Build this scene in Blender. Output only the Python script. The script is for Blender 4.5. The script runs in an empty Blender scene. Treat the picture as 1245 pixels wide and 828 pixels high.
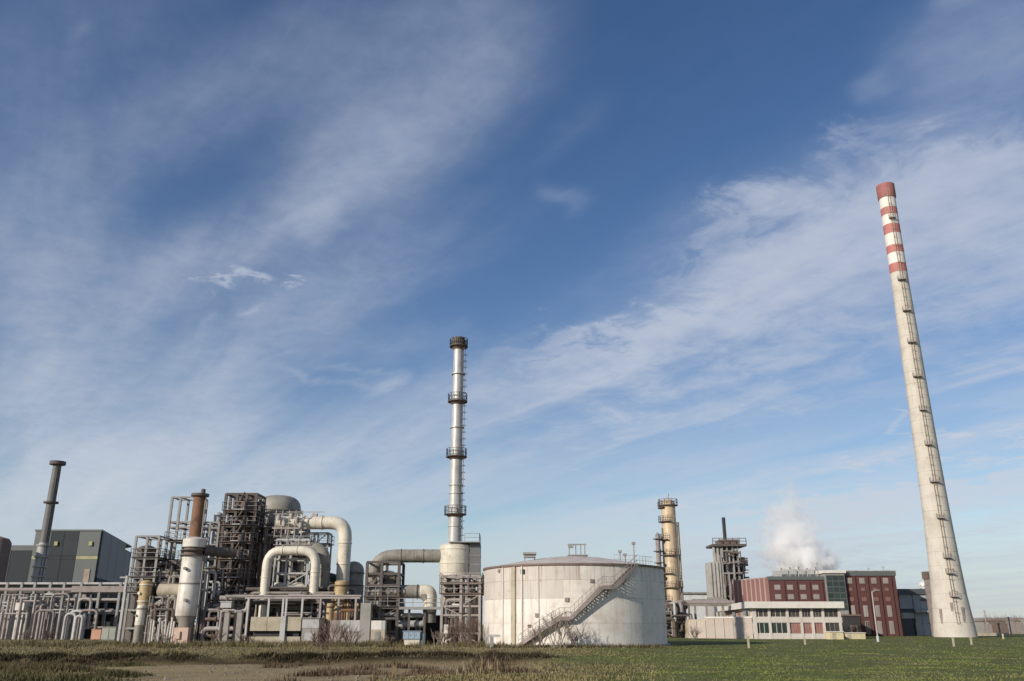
import bpy, math, random
import numpy as np
from mathutils import Vector, Matrix
R_ = math.radians
scene = bpy.context.scene
COL = scene.collection

# ------------------------------------------------------------------ camera
EYE = 2.3
F = 1032.0                      # focal length in photo pixels (photo 1245 wide)
PITCH = R_(18.5)
cd = bpy.data.cameras.new('camera')
cam = bpy.data.objects.new('camera', cd)
COL.objects.link(cam)
cam.location = (0, 0, EYE)
cam.rotation_euler = (R_(90) + PITCH, 0, 0)
cd.sensor_width = 36
cd.lens = F / 1245 * 36
cd.clip_start = 0.5
cd.clip_end = 20000
scene.camera = cam
CP, SP = math.cos(PITCH), math.sin(PITCH)

# measured photo pixel + a chosen real distance -> place in the world
def ray(px, py):
    u = 414 - py
    return px - 622.5, F * CP - u * SP, u * CP + F * SP
def X(px, py, Y):
    a, b, c = ray(px, py)
    return a / b * Y
def Z(py, Y):
    a, b, c = ray(0, py)
    return EYE + c / b * Y
def M(n, py, Y):                # n photo pixels at row py, distance Y, in metres
    return n / ray(0, py)[1] * Y
def DIR(px, py):
    return Vector(ray(px, py)).normalized()

# ------------------------------------------------------------------ light
SUN_EL, SUN_AZ = R_(22.5), R_(229)      # azimuth clockwise from +Y
sv = Vector((math.sin(SUN_AZ) * math.cos(SUN_EL), math.cos(SUN_AZ) * math.cos(SUN_EL), math.sin(SUN_EL)))
sl = bpy.data.lights.new('sun', 'SUN')
sl.energy = 4.7
sl.angle = R_(0.53)
sl.color = (1.0, 0.91, 0.78)
so = bpy.data.objects.new('sun', sl)
COL.objects.link(so)
so.rotation_euler = sv.to_track_quat('Z', 'Y').to_euler()
so.location = (-60, -60, 80)

world = bpy.data.worlds.new('World')
scene.world = world
world.use_nodes = True

class NT:
    """small helper to wire shader nodes"""
    def __init__(s, tree):
        s.t = tree
        s.t.nodes.clear()
    def n(s, typ, **kw):
        nd = s.t.nodes.new(typ)
        for k, v in kw.items():
            if k == 'ins':
                for a, b in v.items():
                    s.put(nd.inputs[a], b)
            else:
                setattr(nd, k, v)
        return nd
    def put(s, sock, v):
        if isinstance(v, bpy.types.NodeSocket):
            s.t.links.new(v, sock)
        else:
            sock.default_value = v
    def m(s, op, a, b=0.0, c=0.0, clamp=False):
        nd = s.n('ShaderNodeMath', operation=op, use_clamp=clamp)
        s.put(nd.inputs[0], a); s.put(nd.inputs[1], b)
        if op in ('MULTIPLY_ADD', 'SMOOTH_MIN', 'SMOOTH_MAX'): s.put(nd.inputs[2], c)
        return nd.outputs[0]
    def v(s, op, a, b=(0, 0, 0)):
        nd = s.n('ShaderNodeVectorMath', operation=op)
        s.put(nd.inputs[0], a)
        if op == 'SCALE': s.put(nd.inputs[3], b)
        else: s.put(nd.inputs[1], b)
        return nd.outputs['Value'] if op in ('DOT_PRODUCT', 'LENGTH') else nd.outputs[0]
    def noise(s, vec, scale, detail=4, rough=0.55, dist=0.0):
        nd = s.n('ShaderNodeTexNoise')
        s.put(nd.inputs['Vector'], vec)
        nd.inputs['Scale'].default_value = scale
        nd.inputs['Detail'].default_value = detail
        nd.inputs['Roughness'].default_value = rough
        nd.inputs['Distortion'].default_value = dist
        return nd
    def rng(s, v, a, b, c=0.0, d=1.0, smooth=False):
        nd = s.n('ShaderNodeMapRange', interpolation_type='SMOOTHSTEP' if smooth else 'LINEAR')
        s.put(nd.inputs[0], v); s.put(nd.inputs[1], a); s.put(nd.inputs[2], b); s.put(nd.inputs[3], c); s.put(nd.inputs[4], d)
        return nd.outputs[0]
    def mix(s, f, a, b, mode='MIX'):
        nd = s.n('ShaderNodeMix', data_type='RGBA', blend_type=mode)
        s.put(nd.inputs[0], f)
        s.put(nd.inputs[6], a if isinstance(a, bpy.types.NodeSocket) else (*a, 1))
        s.put(nd.inputs[7], b if isinstance(b, bpy.types.NodeSocket) else (*b, 1))
        return nd.outputs[2]

def build_sky():
    q = NT(world.node_tree)
    sky = q.n('ShaderNodeTexSky', sky_type='NISHITA', sun_disc=False, sun_elevation=SUN_EL, sun_rotation=SUN_AZ)
    sky.altitude = 100; sky.air_density = 1.0; sky.dust_density = 0.1; sky.ozone_density = 1.6
    d = q.n('ShaderNodeTexCoord').outputs['Generated']
    # cirrus lies on a high flat layer: project the direction on that layer, fibres run along one wind direction
    sep = q.n('ShaderNodeSeparateXYZ', ins={0: d})
    zz = q.m('MAXIMUM', sep.outputs[2], 0.0)
    inv = q.m('DIVIDE', 1.0, q.m('ADD', zz, 0.10))
    lay = q.v('SCALE', d, inv)
    rot = q.n('ShaderNodeMapping', ins={0: lay})
    rot.inputs['Rotation'].default_value = (0, 0, R_(-37))
    fib = q.n('ShaderNodeMapping', ins={0: rot.outputs[0]})
    fib.inputs['Scale'].default_value = (1.0, 0.17, 0.0)
    big = q.n('ShaderNodeMapping', ins={0: rot.outputs[0]})
    big.inputs['Scale'].default_value = (1.0, 0.33, 0.0)
    n1 = q.noise(fib.outputs[0], 2.6, 9, 0.58, 0.5)
    n2 = q.noise(big.outputs[0], 3.4, 9, 0.62, 0.8)
    n3 = q.noise(lay, 15.0, 6, 0.62, 0.2)
    wn = q.noise(big.outputs[0], 2.2, 5, 0.6)
    wob = q.v('SCALE', q.v('SUBTRACT', wn.outputs['Color'], (0.5, 0.5, 0.5)), 0.16)
    dw = q.v('ADD', d, wob)
    wf = q.noise(lay, 5.5, 8, 0.66, 0.6)
    dw2 = q.v('ADD', dw, q.v('SCALE', q.v('SUBTRACT', wf.outputs['Color'], (0.5, 0.5, 0.5)), 0.22))
    # cloud fields: (x0,y0)-(x1,y1) is the axis in the sky, w half width, all as directions of the place
    acc = None
    def band(x0, y0, x1, y1, w, amp, crisp=1.0):
        nonlocal acc
        a, b = DIR(x0, y0), DIR(x1, y1)
        c = (a + b).normalized()
        t1 = (b - a).normalized()
        t2 = c.cross(t1).normalized()
        s1 = (b - a).length / 2 * 1.0
        s2 = w / F
        src = dw if crisp == 1.0 else dw2
        e1 = q.v('DOT_PRODUCT', src, tuple(t1 / s1))
        e2 = q.v('DOT_PRODUCT', src, tuple(t2 / s2))
        e1 = q.m('SUBTRACT', e1, c.dot(t1) / s1)
        if crisp != 1.0: e2 = q.m('MAXIMUM', e2, q.m('MULTIPLY', e2, -crisp))     # ragged, sharper windward edge
        rr = q.m('ADD', q.m('POWER', q.m('ABSOLUTE', e1), 3.0), q.m('MULTIPLY', e2, e2))
        g = q.m('MULTIPLY', q.m('EXPONENT', q.m('MULTIPLY', rr, -1.0)), amp)
        front = q.m('GREATER_THAN', q.v('DOT_PRODUCT', d, tuple(c)), 0.2)
        acc = q.m('MULTIPLY_ADD', g, front, acc if acc is not None else 0.0)
    for b in BANDS: band(*b)
    # the same thin cirrus goes on over the rest of the dome
    acc = q.m('ADD', acc, q.rng(q.v('DOT_PRODUCT', d, tuple(DIR(622, 330))), 0.40, 0.72, 0.42, 0.0, True))
    tex = q.m('ADD', q.m('MULTIPLY', n1.outputs[0], 0.55), q.m('MULTIPLY', n2.outputs[0], 0.45))
    tex = q.rng(tex, 0.36, 0.64, 0.38, 1.34)
    fine = q.rng(n3.outputs[0], 0.3, 0.7, 0.78, 1.20)
    # the thin veil that covers the whole dome, thicker towards the horizon
    veil = q.rng(zz, 0.0, 0.34, 0.50, 0.0, True)
    cov = q.m('ADD', q.m('MULTIPLY', q.m('MULTIPLY', q.m('ADD', acc, 0.02), tex), fine), q.m('MULTIPLY', veil, q.rng(n1.outputs[0], 0.34, 0.66, 0.35, 1.35)))
    cov = q.m('ADD', cov, q.rng(zz, 0.0, 0.11, 1.0, 0.0, True))
    cov = q.m('SUBTRACT', 1.0, q.m('EXPONENT', q.m('MULTIPLY', q.m('MAXIMUM', cov, 0.0), -1.35)))
    # cloud light: warmer white low down, greyer violet high up
    ccol = q.mix(q.rng(zz, 0.10, 0.75), CLOUD_LOW, CLOUD_HIGH)
    ccol = q.mix(q.rng(zz, 0.0, 0.14, 0.0, 1.0, True), CLOUD_RIM, ccol)
    hs = q.n('ShaderNodeHueSaturation', ins={'Saturation': 1.24, 'Hue': 0.509, 'Color': sky.outputs[0]})
    bg1 = q.n('ShaderNodeBackground', ins={0: hs.outputs[0], 1: SKY_STR})
    bg2 = q.n('ShaderNodeBackground', ins={0: ccol, 1: 1.0})
    mx = q.n('ShaderNodeMixShader', ins={0: cov, 1: bg1.outputs[0], 2: bg2.outputs[0]})
    q.n('ShaderNodeOutputWorld', ins={0: mx.outputs[0]})

SKY_STR = 0.102
CLOUD_RIM = (0.46, 0.53, 0.62)
CLOUD_LOW, CLOUD_HIGH = (0.60, 0.64, 0.715), (0.40, 0.465, 0.62)
BANDS = [
    # x0,y0,x1,y1,w,amp
    (740, 415, 1330, 150, 66, 0.42), (640, 445, 960, 360, 75, 0.85, 3.2), (900, 320, 1340, 190, 120, 0.95, 3.2), (1080, 110, 1300, 30, 50, 0.30),
    (820, 330, 1060, 200, 70, 0.42, 3.0), (1150, 340, 1330, 290, 26, 0.20),
    (500, 585, 760, 440, 34, 0.34), (690, 550, 990, 462, 9, 0.32), (1140, 470, 1320, 412, 11, 0.50), (600, 530, 760, 470, 10, 0.25),
    (800, 680, 1360, 520, 62, 1.1, 3.0), (900, 592, 1330, 480, 14, 0.32), (560, 690, 940, 560, 34, 0.30), (700, 640, 1000, 570, 10, 0.22),
    (40, 600, 330, 440, 62, 0.50), (240, 440, 580, 250, 46, 0.40), (110, 400, 470, 190, 44, 0.50), (380, 230, 640, 40, 52, 0.42), (40, 620, 70, 170, 62, 0.52),
    (330, 130, 640, -60, 50, 0.26), (90, 200, 400, 10, 40, 0.28), (-60, 120, 260, -60, 60, 0.12), (330, 640, 640, 440, 46, 0.46), (150, 560, 330, 540, 26, 0.2),
    (-40, 650, 420, 580, 80, 0.50), (400, 420, 560, 400, 30, 0.14),
    (228, 362, 280, 350, 12, 1.0, 1.6), (310, 359, 334, 355, 8, 0.9, 1.6), (355, 295, 400, 255, 22, 0.38), (285, 400, 312, 393, 5, 0.4),
    (225, 410, 250, 400, 9, 0.2), (360, 440, 420, 470, 7, 0.25), (425, 472, 480, 466, 13, 0.5), (400, 430, 470, 450, 6, 0.2),
    (660, 215, 705, 250, 10, 0.16), (1030, 132, 1080, 118, 9, 0.18), (75, 32, 110, 22, 7, 0.1), (1078, 500, 1098, 518, 3, 0.45),
    (640, 200, 720, 110, 18, 0.07), (1110, 30, 1180, 5, 14, 0.25),
]
build_sky()
scene.view_settings.view_transform = 'Standard'
scene.view_settings.look = 'None'
scene.view_settings.exposure = 0.0
scene.view_settings.gamma = 1.0
scene.render.engine = 'CYCLES'
scene.cycles.max_bounces = 14
scene.cycles.diffuse_bounces = 4
scene.cycles.glossy_bounces = 4
scene.cycles.volume_bounces = 14
scene.cycles.transparent_max_bounces = 8

# ------------------------------------------------------------------ materials
MATS = {}
def mat(name, col, rough=0.7, metal=0.0, dirt=(0.10, 0.085, 0.065), amt=0.45, scale=0.8, streak=0.0, bump=0.15, vary=0.0, spot=None, spot_amt=0.0, rim=None):
    """paint / concrete / steel with blotches, run-down streaks and spots of its own; noise sits in world space"""
    if name in MATS: return MATS[name]
    m = bpy.data.materials.new(name)
    m.use_nodes = True
    q = NT(m.node_tree)
    pos = q.n('ShaderNodeNewGeometry').outputs['Position']
    a = q.noise(pos, scale, 6, 0.62)
    f = q.rng(a.outputs[0], 0.42, 0.75, 0.0, amt, True)
    c = q.mix(f, col, dirt)
    if streak:
        mp = q.n('ShaderNodeMapping', ins={0: pos})
        mp.inputs['Scale'].default_value = (2.6, 2.6, 0.16)
        s_ = q.noise(mp.outputs[0], 1.0, 5, 0.6)
        c = q.mix(q.rng(s_.outputs[0], 0.5, 0.78, 0.0, streak, True), c, dirt)
    if rim:      # rust that has run down from a rim at that height
        mr = q.n('ShaderNodeMapping', ins={0: pos})
        mr.inputs['Scale'].default_value = (4.5, 4.5, 0.10)
        rn = q.noise(mr.outputs[0], 1.0, 4, .7)
        zz = q.n('ShaderNodeSeparateXYZ', ins={0: pos}).outputs[2]
        c = q.mix(q.m('MULTIPLY', q.rng(rn.outputs[0], .52, .68, 0, .7, True), q.rng(zz, rim - 3.8, rim, 0, 1, True)), c, (0.27, 0.17, 0.11))
    if spot:
        b = q.noise(pos, scale * 3.1, 5, 0.7)
        c = q.mix(q.rng(b.outputs[0], 0.56, 0.68, 0.0, spot_amt, True), c, spot)
    if vary:
        oi = q.n('ShaderNodeObjectInfo')
        c = q.mix(1.0, c, q.mix(q.m('MULTIPLY', oi.outputs['Random'], 1.0), (1 - vary,) * 3, (1 + vary * .4, 1 + vary * .35, 1 + vary * .25)), 'MULTIPLY')
    bs = q.n('ShaderNodeBsdfPrincipled', ins={'Base Color': c, 'Roughness': rough, 'Metallic': metal})
    if bump:
        bm = q.n('ShaderNodeBump', ins={'Strength': bump, 'Distance': 0.05, 'Height': q.noise(pos, 7.0, 4).outputs[0]})
        q.put(bs.inputs['Normal'], bm.outputs[0])
    q.n('ShaderNodeOutputMaterial', ins={0: bs.outputs[0]})
    MATS[name] = m
    return m

DK = mat('dark_rusty_steel', (0.095, 0.083, 0.075), 0.75, dirt=(0.13, 0.075, 0.05), amt=0.6, spot=(0.02, 0.02, 0.02), spot_amt=.6)
GR = mat('grey_steel', (0.27, 0.265, 0.255), 0.6, dirt=(0.13, 0.10, 0.08), amt=0.5, streak=.3)
LG = mat('light_grey_steel', (0.42, 0.42, 0.41), 0.6, dirt=(0.22, 0.19, 0.16), amt=0.5, streak=.3)
BR = mat('brown_steel', (0.165, 0.12, 0.10), 0.8, dirt=(0.08, 0.05, 0.038), amt=0.6, scale=1.4)
MV = mat('faded_primer_steel', (0.28, 0.24, 0.225), 0.75, dirt=(0.13, 0.10, 0.085), amt=0.6, scale=1.2, streak=.3)
RU = mat('rusted_plate', (0.20, 0.105, 0.06), 0.85, dirt=(0.06, 0.03, 0.02), amt=0.8, scale=0.9, streak=.5)
CR = mat('cream_insulation', (0.65, 0.605, 0.51), 0.5, dirt=(0.36, 0.30, 0.20), amt=0.5, scale=.7, streak=.5, spot=(0.2, 0.17, 0.10), spot_amt=.4)
WC = mat('white_cladding', (0.60, 0.57, 0.515), 0.5, dirt=(0.30, 0.25, 0.19), amt=0.55, scale=.7, streak=.6, spot=(.3, .24, .18), spot_amt=.35)
AL = mat('dull_aluminium', (0.47, 0.46, 0.445), 0.42, metal=0.2, dirt=(0.22, 0.20, 0.17), amt=0.45, streak=.5)
DA = mat('dark_duct_plate', (0.25, 0.23, 0.195), 0.65, dirt=(0.07, 0.06, 0.045), amt=0.6, streak=.4)
TN = mat('tan_insulation', (0.42, 0.31, 0.16), 0.65, dirt=(0.16, 0.10, 0.05), amt=0.6, scale=.9, streak=.5)
TC = mat('tan_column_cladding', (0.50, 0.39, 0.255), 0.5, dirt=(0.26, 0.18, 0.11), amt=0.5, scale=.5, streak=.45)
CO = mat('chimney_concrete', (0.53, 0.49, 0.43), 0.85, dirt=(0.33, 0.29, 0.24), amt=0.55, scale=.35, streak=.6, bump=.3)
CG = mat('grey_concrete', (0.30, 0.285, 0.265), 0.9, dirt=(0.15, 0.135, 0.12), amt=0.5, scale=.6, streak=.5, bump=.3)
CBG = mat('beige_concrete', (0.42, 0.37, 0.28), 0.9, dirt=(0.2, 0.17, 0.12), amt=0.55, scale=.6, streak=.4, bump=.3)
RED = mat('faded_red_paint', (0.42, 0.15, 0.135), 0.7, dirt=(0.26, 0.12, 0.10), amt=0.55, scale=.6, streak=.4, spot=(0.5, 0.4, 0.35), spot_amt=.3)
WHT = mat('faded_white_paint', (0.67, 0.635, 0.585), 0.65, dirt=(0.48, 0.40, 0.34), amt=0.4, scale=.6, streak=.4)
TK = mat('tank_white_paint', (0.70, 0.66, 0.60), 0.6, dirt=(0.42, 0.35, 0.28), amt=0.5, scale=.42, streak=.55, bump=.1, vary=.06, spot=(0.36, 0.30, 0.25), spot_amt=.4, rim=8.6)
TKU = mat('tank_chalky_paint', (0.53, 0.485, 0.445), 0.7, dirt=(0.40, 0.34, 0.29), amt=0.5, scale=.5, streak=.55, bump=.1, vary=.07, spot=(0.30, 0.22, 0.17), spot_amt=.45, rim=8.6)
NV = mat('blue_grey_cladding', (0.020, 0.027, 0.036), 0.8, dirt=(0.04, 0.045, 0.05), amt=0.4, scale=.25, streak=.35, bump=.05, vary=.1)
GP = mat('grey_green_cladding', (0.105, 0.12, 0.12), 0.6, dirt=(0.09, 0.09, 0.09), amt=0.45, scale=.25, streak=.4, bump=.05, vary=.1)
YS = mat('yellowed_strip', (0.34, 0.33, 0.17), 0.6, amt=.3)
GLS = mat('dark_green_glazing', (0.028, 0.045, 0.040), 0.12, dirt=(0.06, 0.075, 0.065), amt=.5, scale=.5, bump=.02, vary=.3)
GLB = mat('dim_window_glass', (0.06, 0.055, 0.05), 0.15, dirt=(0.10, 0.085, 0.07), amt=.5, scale=.6, bump=.02, vary=.3)
DWF = mat('dull_window_frame', (0.33, 0.27, 0.25), .7, amt=.4)
RIB = mat('faded_pink_rib', (0.36, 0.255, 0.225), .85, dirt=(.3, .2, .17), amt=.5)
PG = mat('pinkish_grey_pipe', (0.34, 0.305, 0.285), .6, dirt=(.16, .13, .12), amt=.55, scale=.9, streak=.3)
GLW = mat('pale_window_blind', (0.33, 0.295, 0.285), 0.35, dirt=(0.26, 0.23, 0.22), amt=.5, scale=.7, bump=.02, vary=.25)
BK = mat('dark_red_brick', (0.105, 0.043, 0.039), 0.9, dirt=(0.075, 0.032, 0.03), amt=.6, scale=.35, streak=.4, bump=.4)
BKP = mat('pale_red_render', (0.20, 0.10, 0.088), 0.9, dirt=(0.22, 0.12, 0.11), amt=.5, scale=.4, streak=.4)
REDW = mat('red_infill_panel', (0.30, 0.12, 0.10), 0.8, dirt=(0.42, 0.30, 0.26), amt=.5, scale=.6)
WP = mat('white_render', (0.57, 0.525, 0.48), 0.8, dirt=(0.42, 0.36, 0.31), amt=.45, scale=.5, streak=.45, vary=.06)
PP = mat('pinkish_panel', (0.45, 0.39, 0.345), 0.85, dirt=(0.36, 0.28, 0.23), amt=.55, scale=.45, streak=.5, vary=.10)
BLK = mat('black_steel', (0.022, 0.022, 0.024), 0.7, amt=.2)
BLU = mat('pale_blue_paint', (0.27, 0.36, 0.45), 0.5, dirt=(0.3, 0.3, 0.28), amt=.4)
GGP = mat('grey_sheet_wall', (0.38, 0.40, 0.43), 0.6, dirt=(0.24, 0.24, 0.25), amt=.45, scale=.3, streak=.5, vary=.08)
SIL = mat('silver_paint', (0.72, 0.71, 0.69), 0.35, metal=.3, amt=.15)
YB = mat('pale_yellow_wall', (0.60, 0.52, 0.33), 0.8, dirt=(0.35, 0.3, 0.2), amt=.4)
ORG = mat('orange_paint', (0.48, 0.26, 0.17), 0.6, dirt=(0.3, 0.15, 0.1), amt=.4)
GB = mat('grey_green_box', (0.30, 0.32, 0.27), 0.6, amt=.3)
ROOFC = mat('tank_roof_plate', (0.52, 0.465, 0.425), 0.8, dirt=(0.24, 0.16, 0.11), amt=.6, scale=.7)
TWR = mat('reddish_twigs', (0.13, 0.085, 0.068), 0.9, amt=.3, bump=0)
TWG = mat('grey_twigs', (0.20, 0.165, 0.135), 0.9, amt=.3, bump=0)

# ------------------------------------------------------------------ mesh builder
class MB:
    def __init__(s):
        s.v, s.f, s.sm = [], [], []
    def add(s, vs, fs, smooth=False):
        o = len(s.v)
        s.v.extend([tuple(p) for p in vs])
        for f in fs:
            s.f.append(tuple(i + o for i in f)); s.sm.append(smooth)
        return s
    def box(s, x0, x1, y0, y1, z0, z1):
        vs = [(x0, y0, z0), (x1, y0, z0), (x1, y1, z0), (x0, y1, z0), (x0, y0, z1), (x1, y0, z1), (x1, y1, z1), (x0, y1, z1)]
        return s.add(vs, [(3, 2, 1, 0), (4, 5, 6, 7), (0, 1, 5, 4), (1, 2, 6, 5), (2, 3, 7, 6), (3, 0, 4, 7)])
    def bar(s, p, q, w, h=None):
        h = h or w
        p, q = Vector(p), Vector(q)
        d = (q - p).normalized()
        up = Vector((0, 0, 1)) if abs(d.z) < 0.95 else Vector((0, 1, 0))
        a = d.cross(up).normalized(); b = a.cross(d)
        vs = []
        for e in (p, q):
            for i, j in ((-1, -1), (1, -1), (1, 1), (-1, 1)):
                vs.append(e + a * (i * w / 2) + b * (j * h / 2))
        return s.add(vs, [(3, 2, 1, 0), (4, 5, 6, 7), (0, 1, 5, 4), (1, 2, 6, 5), (2, 3, 7, 6), (3, 0, 4, 7)])
    def prism(s, poly, z0, z1):
        n = len(poly)
        ar = sum(poly[i][0] * poly[(i + 1) % n][1] - poly[(i + 1) % n][0] * poly[i][1] for i in range(n))
        if ar < 0: poly = poly[::-1]
        vs = [(x, y, z0) for x, y in poly] + [(x, y, z1) for x, y in poly]
        fs = [tuple(range(n))[::-1], tuple(range(n, 2 * n))] + [(i, (i + 1) % n, n + (i + 1) % n, n + i) for i in range(n)]
        return s.add(vs, fs)
    def tube(s, pts, r, seg=12, fillet=0.0, smooth=True):
        P = [Vector(p) for p in pts]
        if fillet and len(P) > 2:
            Q = [P[0]]
            for i in range(1, len(P) - 1):
                a, b, c = P[i - 1], P[i], P[i + 1]
                u, w = (a - b).normalized(), (c - b).normalized()
                k = min(fillet, (a - b).length * .49, (c - b).length * .49)
                for t in range(7):
                    t /= 6
                    Q.append((b + u * k) * (1 - t) ** 2 + b * 2 * t * (1 - t) + (b + w * k) * t * t)
            Q.append(P[-1]); P = Q
        n = len(P)
        rs = r if isinstance(r, (list, tuple)) else [r] * n
        d0 = (P[1] - P[0]).normalized()
        up = Vector((0, 0, 1)) if abs(d0.z) < 0.9 else Vector((0, 1, 0))
        a = d0.cross(up).normalized()
        vs, fs = [], []
        for i in range(n):
            d = ((P[min(i + 1, n - 1)] - P[i]).normalized() + (P[i] - P[max(i - 1, 0)]).normalized())
            d.normalize()
            a = (a - d * a.dot(d)).normalized(); b = d.cross(a)
            for k in range(seg):
                t = 2 * math.pi * k / seg
                vs.append(P[i] + (a * math.cos(t) + b * math.sin(t)) * rs[i])
        for i in range(n - 1):
            for k in range(seg):
                fs.append((i * seg + k, i * seg + (k + 1) % seg, (i + 1) * seg + (k + 1) % seg, (i + 1) * seg + k))
        s.add(vs, fs, smooth)
        o = len(s.v) - len(vs)
        s.f.append(tuple(o + k for k in range(seg))[::-1]); s.sm.append(False)
        s.f.append(tuple(o + (n - 1) * seg + k for k in range(seg))); s.sm.append(False)
        return s
    def lathe(s, prof, cx, cy, seg=24, a0=0.0, a1=2 * math.pi, smooth=True):
        full = abs(a1 - a0 - 2 * math.pi) < 1e-6
        m = seg if full else seg + 1
        vs, fs = [], []
        for r, z in prof:
            for k in range(m):
                t = a0 + (a1 - a0) * k / seg
                vs.append((cx + r * math.cos(t), cy + r * math.sin(t), z))
        for i in range(len(prof) - 1):
            for k in range(seg):
                k2 = (k + 1) % m
                fs.append((i * m + k, i * m + k2, (i + 1) * m + k2, (i + 1) * m + k))
        s.add(vs, fs, smooth)
        if full:
            o = len(s.v) - len(vs)
            if prof[0][0] > 1e-4: s.f.append(tuple(o + k for k in range(m))[::-1]); s.sm.append(False)
            if prof[-1][0] > 1e-4: s.f.append(tuple(o + (len(prof) - 1) * m + k for k in range(m))); s.sm.append(False)
        return s
    def mesh(s, name, off=(0, 0, 0)):
        me = bpy.data.meshes.new(name)
        ox, oy, oz = off
        me.from_pydata([(x - ox, y - oy, z - oz) for x, y, z in s.v], [], s.f)
        me.polygons.foreach_set('use_smooth', s.sm)
        return me
def wpos(o):
    p = Vector((0, 0, 0))
    while o is not None:
        p += Vector(o.location); o = o.parent
    return p
def part(name, mb, m, parent=None, label=None, sharp=True):
    off = wpos(parent) if parent else (0, 0, 0)
    me = mb.mesh(name, off)
    me.materials.append(m)
    if sharp and any(mb.sm): me.set_sharp_from_angle(angle=R_(40))
    o = bpy.data.objects.new(name, me)
    COL.objects.link(o)
    if parent: o.parent = parent
    if label: o['label'] = label
    return o
def thing(name, label, cat, loc, group=None):
    o = bpy.data.objects.new(name, None)
    COL.objects.link(o)
    o.location = loc
    o.empty_display_size = 0.5
    o['label'] = label; o['category'] = cat
    if group: o['group'] = group
    return o
def solo(name, mb, m, label, cat, loc, group=None):
    me = mb.mesh(name, loc)
    me.materials.append(m)
    if any(mb.sm): me.set_sharp_from_angle(angle=R_(40))
    o = bpy.data.objects.new(name, me)
    o.location = loc
    COL.objects.link(o)
    o['label'] = label; o['category'] = cat
    if group: o['group'] = group
    return o
def structure(name, mb, m):
    o = part(name, mb, m)
    o['kind'] = 'structure'
    return o
def copy_tree(o, parent=None):
    c = o.copy(); COL.objects.link(c)
    if parent: c.parent = parent
    for ch in [k for k in bpy.data.objects if k.parent == o]:
        copy_tree(ch, c)
    return c
def piece(name, me, m, parent, loc, rotz=0.0):
    o = bpy.data.objects.new(name, me)
    COL.objects.link(o)
    o.parent = parent; o.location = loc; o.rotation_euler = (0, 0, rotz)
    return o
def railing_mb(pts, z, h=1.1, step=1.5, w=0.05, closed=False):
    mb = MB()
    P = list(pts) + ([pts[0]] if closed else [])
    for (xa, ya), (xb, yb) in zip(P[:-1], P[1:]):
        for k in (h, h * .5): mb.bar((xa, ya, z + k), (xb, yb, z + k), w)
        n = max(1, int(math.hypot(xb - xa, yb - ya) / step))
        for i in range(n + 1):
            t = i / n
            x, y = xa + (xb - xa) * t, ya + (yb - ya) * t
            mb.bar((x, y, z), (x, y, z + h), w)
    return mb

# steel frame tower: every post, beam, brace and platform is a part
def frame_tower(name, label, cat, xs, ys, levels, m, floors=(), post=.24, beam=.18, top=None, rails=True, braces=(), mfloor=None, seed=1, group=None, mrail=None):
    rnd = random.Random(seed)
    T = thing(name, label, cat, ((xs[0] + xs[-1]) / 2, (ys[0] + ys[-1]) / 2, 0), group)
    top = top or levels[-1]
    for x in xs:
        for y in ys:
            h = post / 2
            part('post', MB().box(x - h, x + h, y - h, y + h, 0, top), m, T)
    for z in levels:
        for y in ys:
            for xa, xb in zip(xs[:-1], xs[1:]):
                part('beam', MB().bar((xa, y, z), (xb, y, z), beam * .8, beam), m, T)
        for x in xs:
            for ya, yb in zip(ys[:-1], ys[1:]):
                part('beam', MB().bar((x, ya, z + .004), (x, yb, z + .004), beam * .76, beam * .9), m, T)
    for i in floors:
        z = levels[i] + beam / 2 + .004
        e = .35
        p = part('platform', MB().box(xs[0] - e, xs[-1] + e, ys[0] - e, ys[-1] + e, z, z + .09), mfloor or m, T)
        if rails:
            a = e - .05
            part('railing', railing_mb([(xs[0] - a, ys[0] - a), (xs[-1] + a, ys[0] - a), (xs[-1] + a, ys[-1] + a), (xs[0] - a, ys[-1] + a)], z + .09, closed=True, w=.06), mrail or m, p)
    for (side, i, k) in braces:
        za = levels[i - 1] if i > 0 else 0.1
        zb = levels[i]
        if side == 'f':
            part('brace', MB().bar((xs[k], ys[0] - .02, za), (xs[k + 1], ys[0] - .02, zb), .11), m, T)
        elif side == 'g':
            part('brace', MB().bar((xs[k + 1], ys[0] + .02, za), (xs[k], ys[0] + .02, zb), .11), m, T)
        else:
            part('brace', MB().bar((xs[0], ys[0], za), (xs[0], ys[-1], zb), .11), m, T)
    return T

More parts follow.
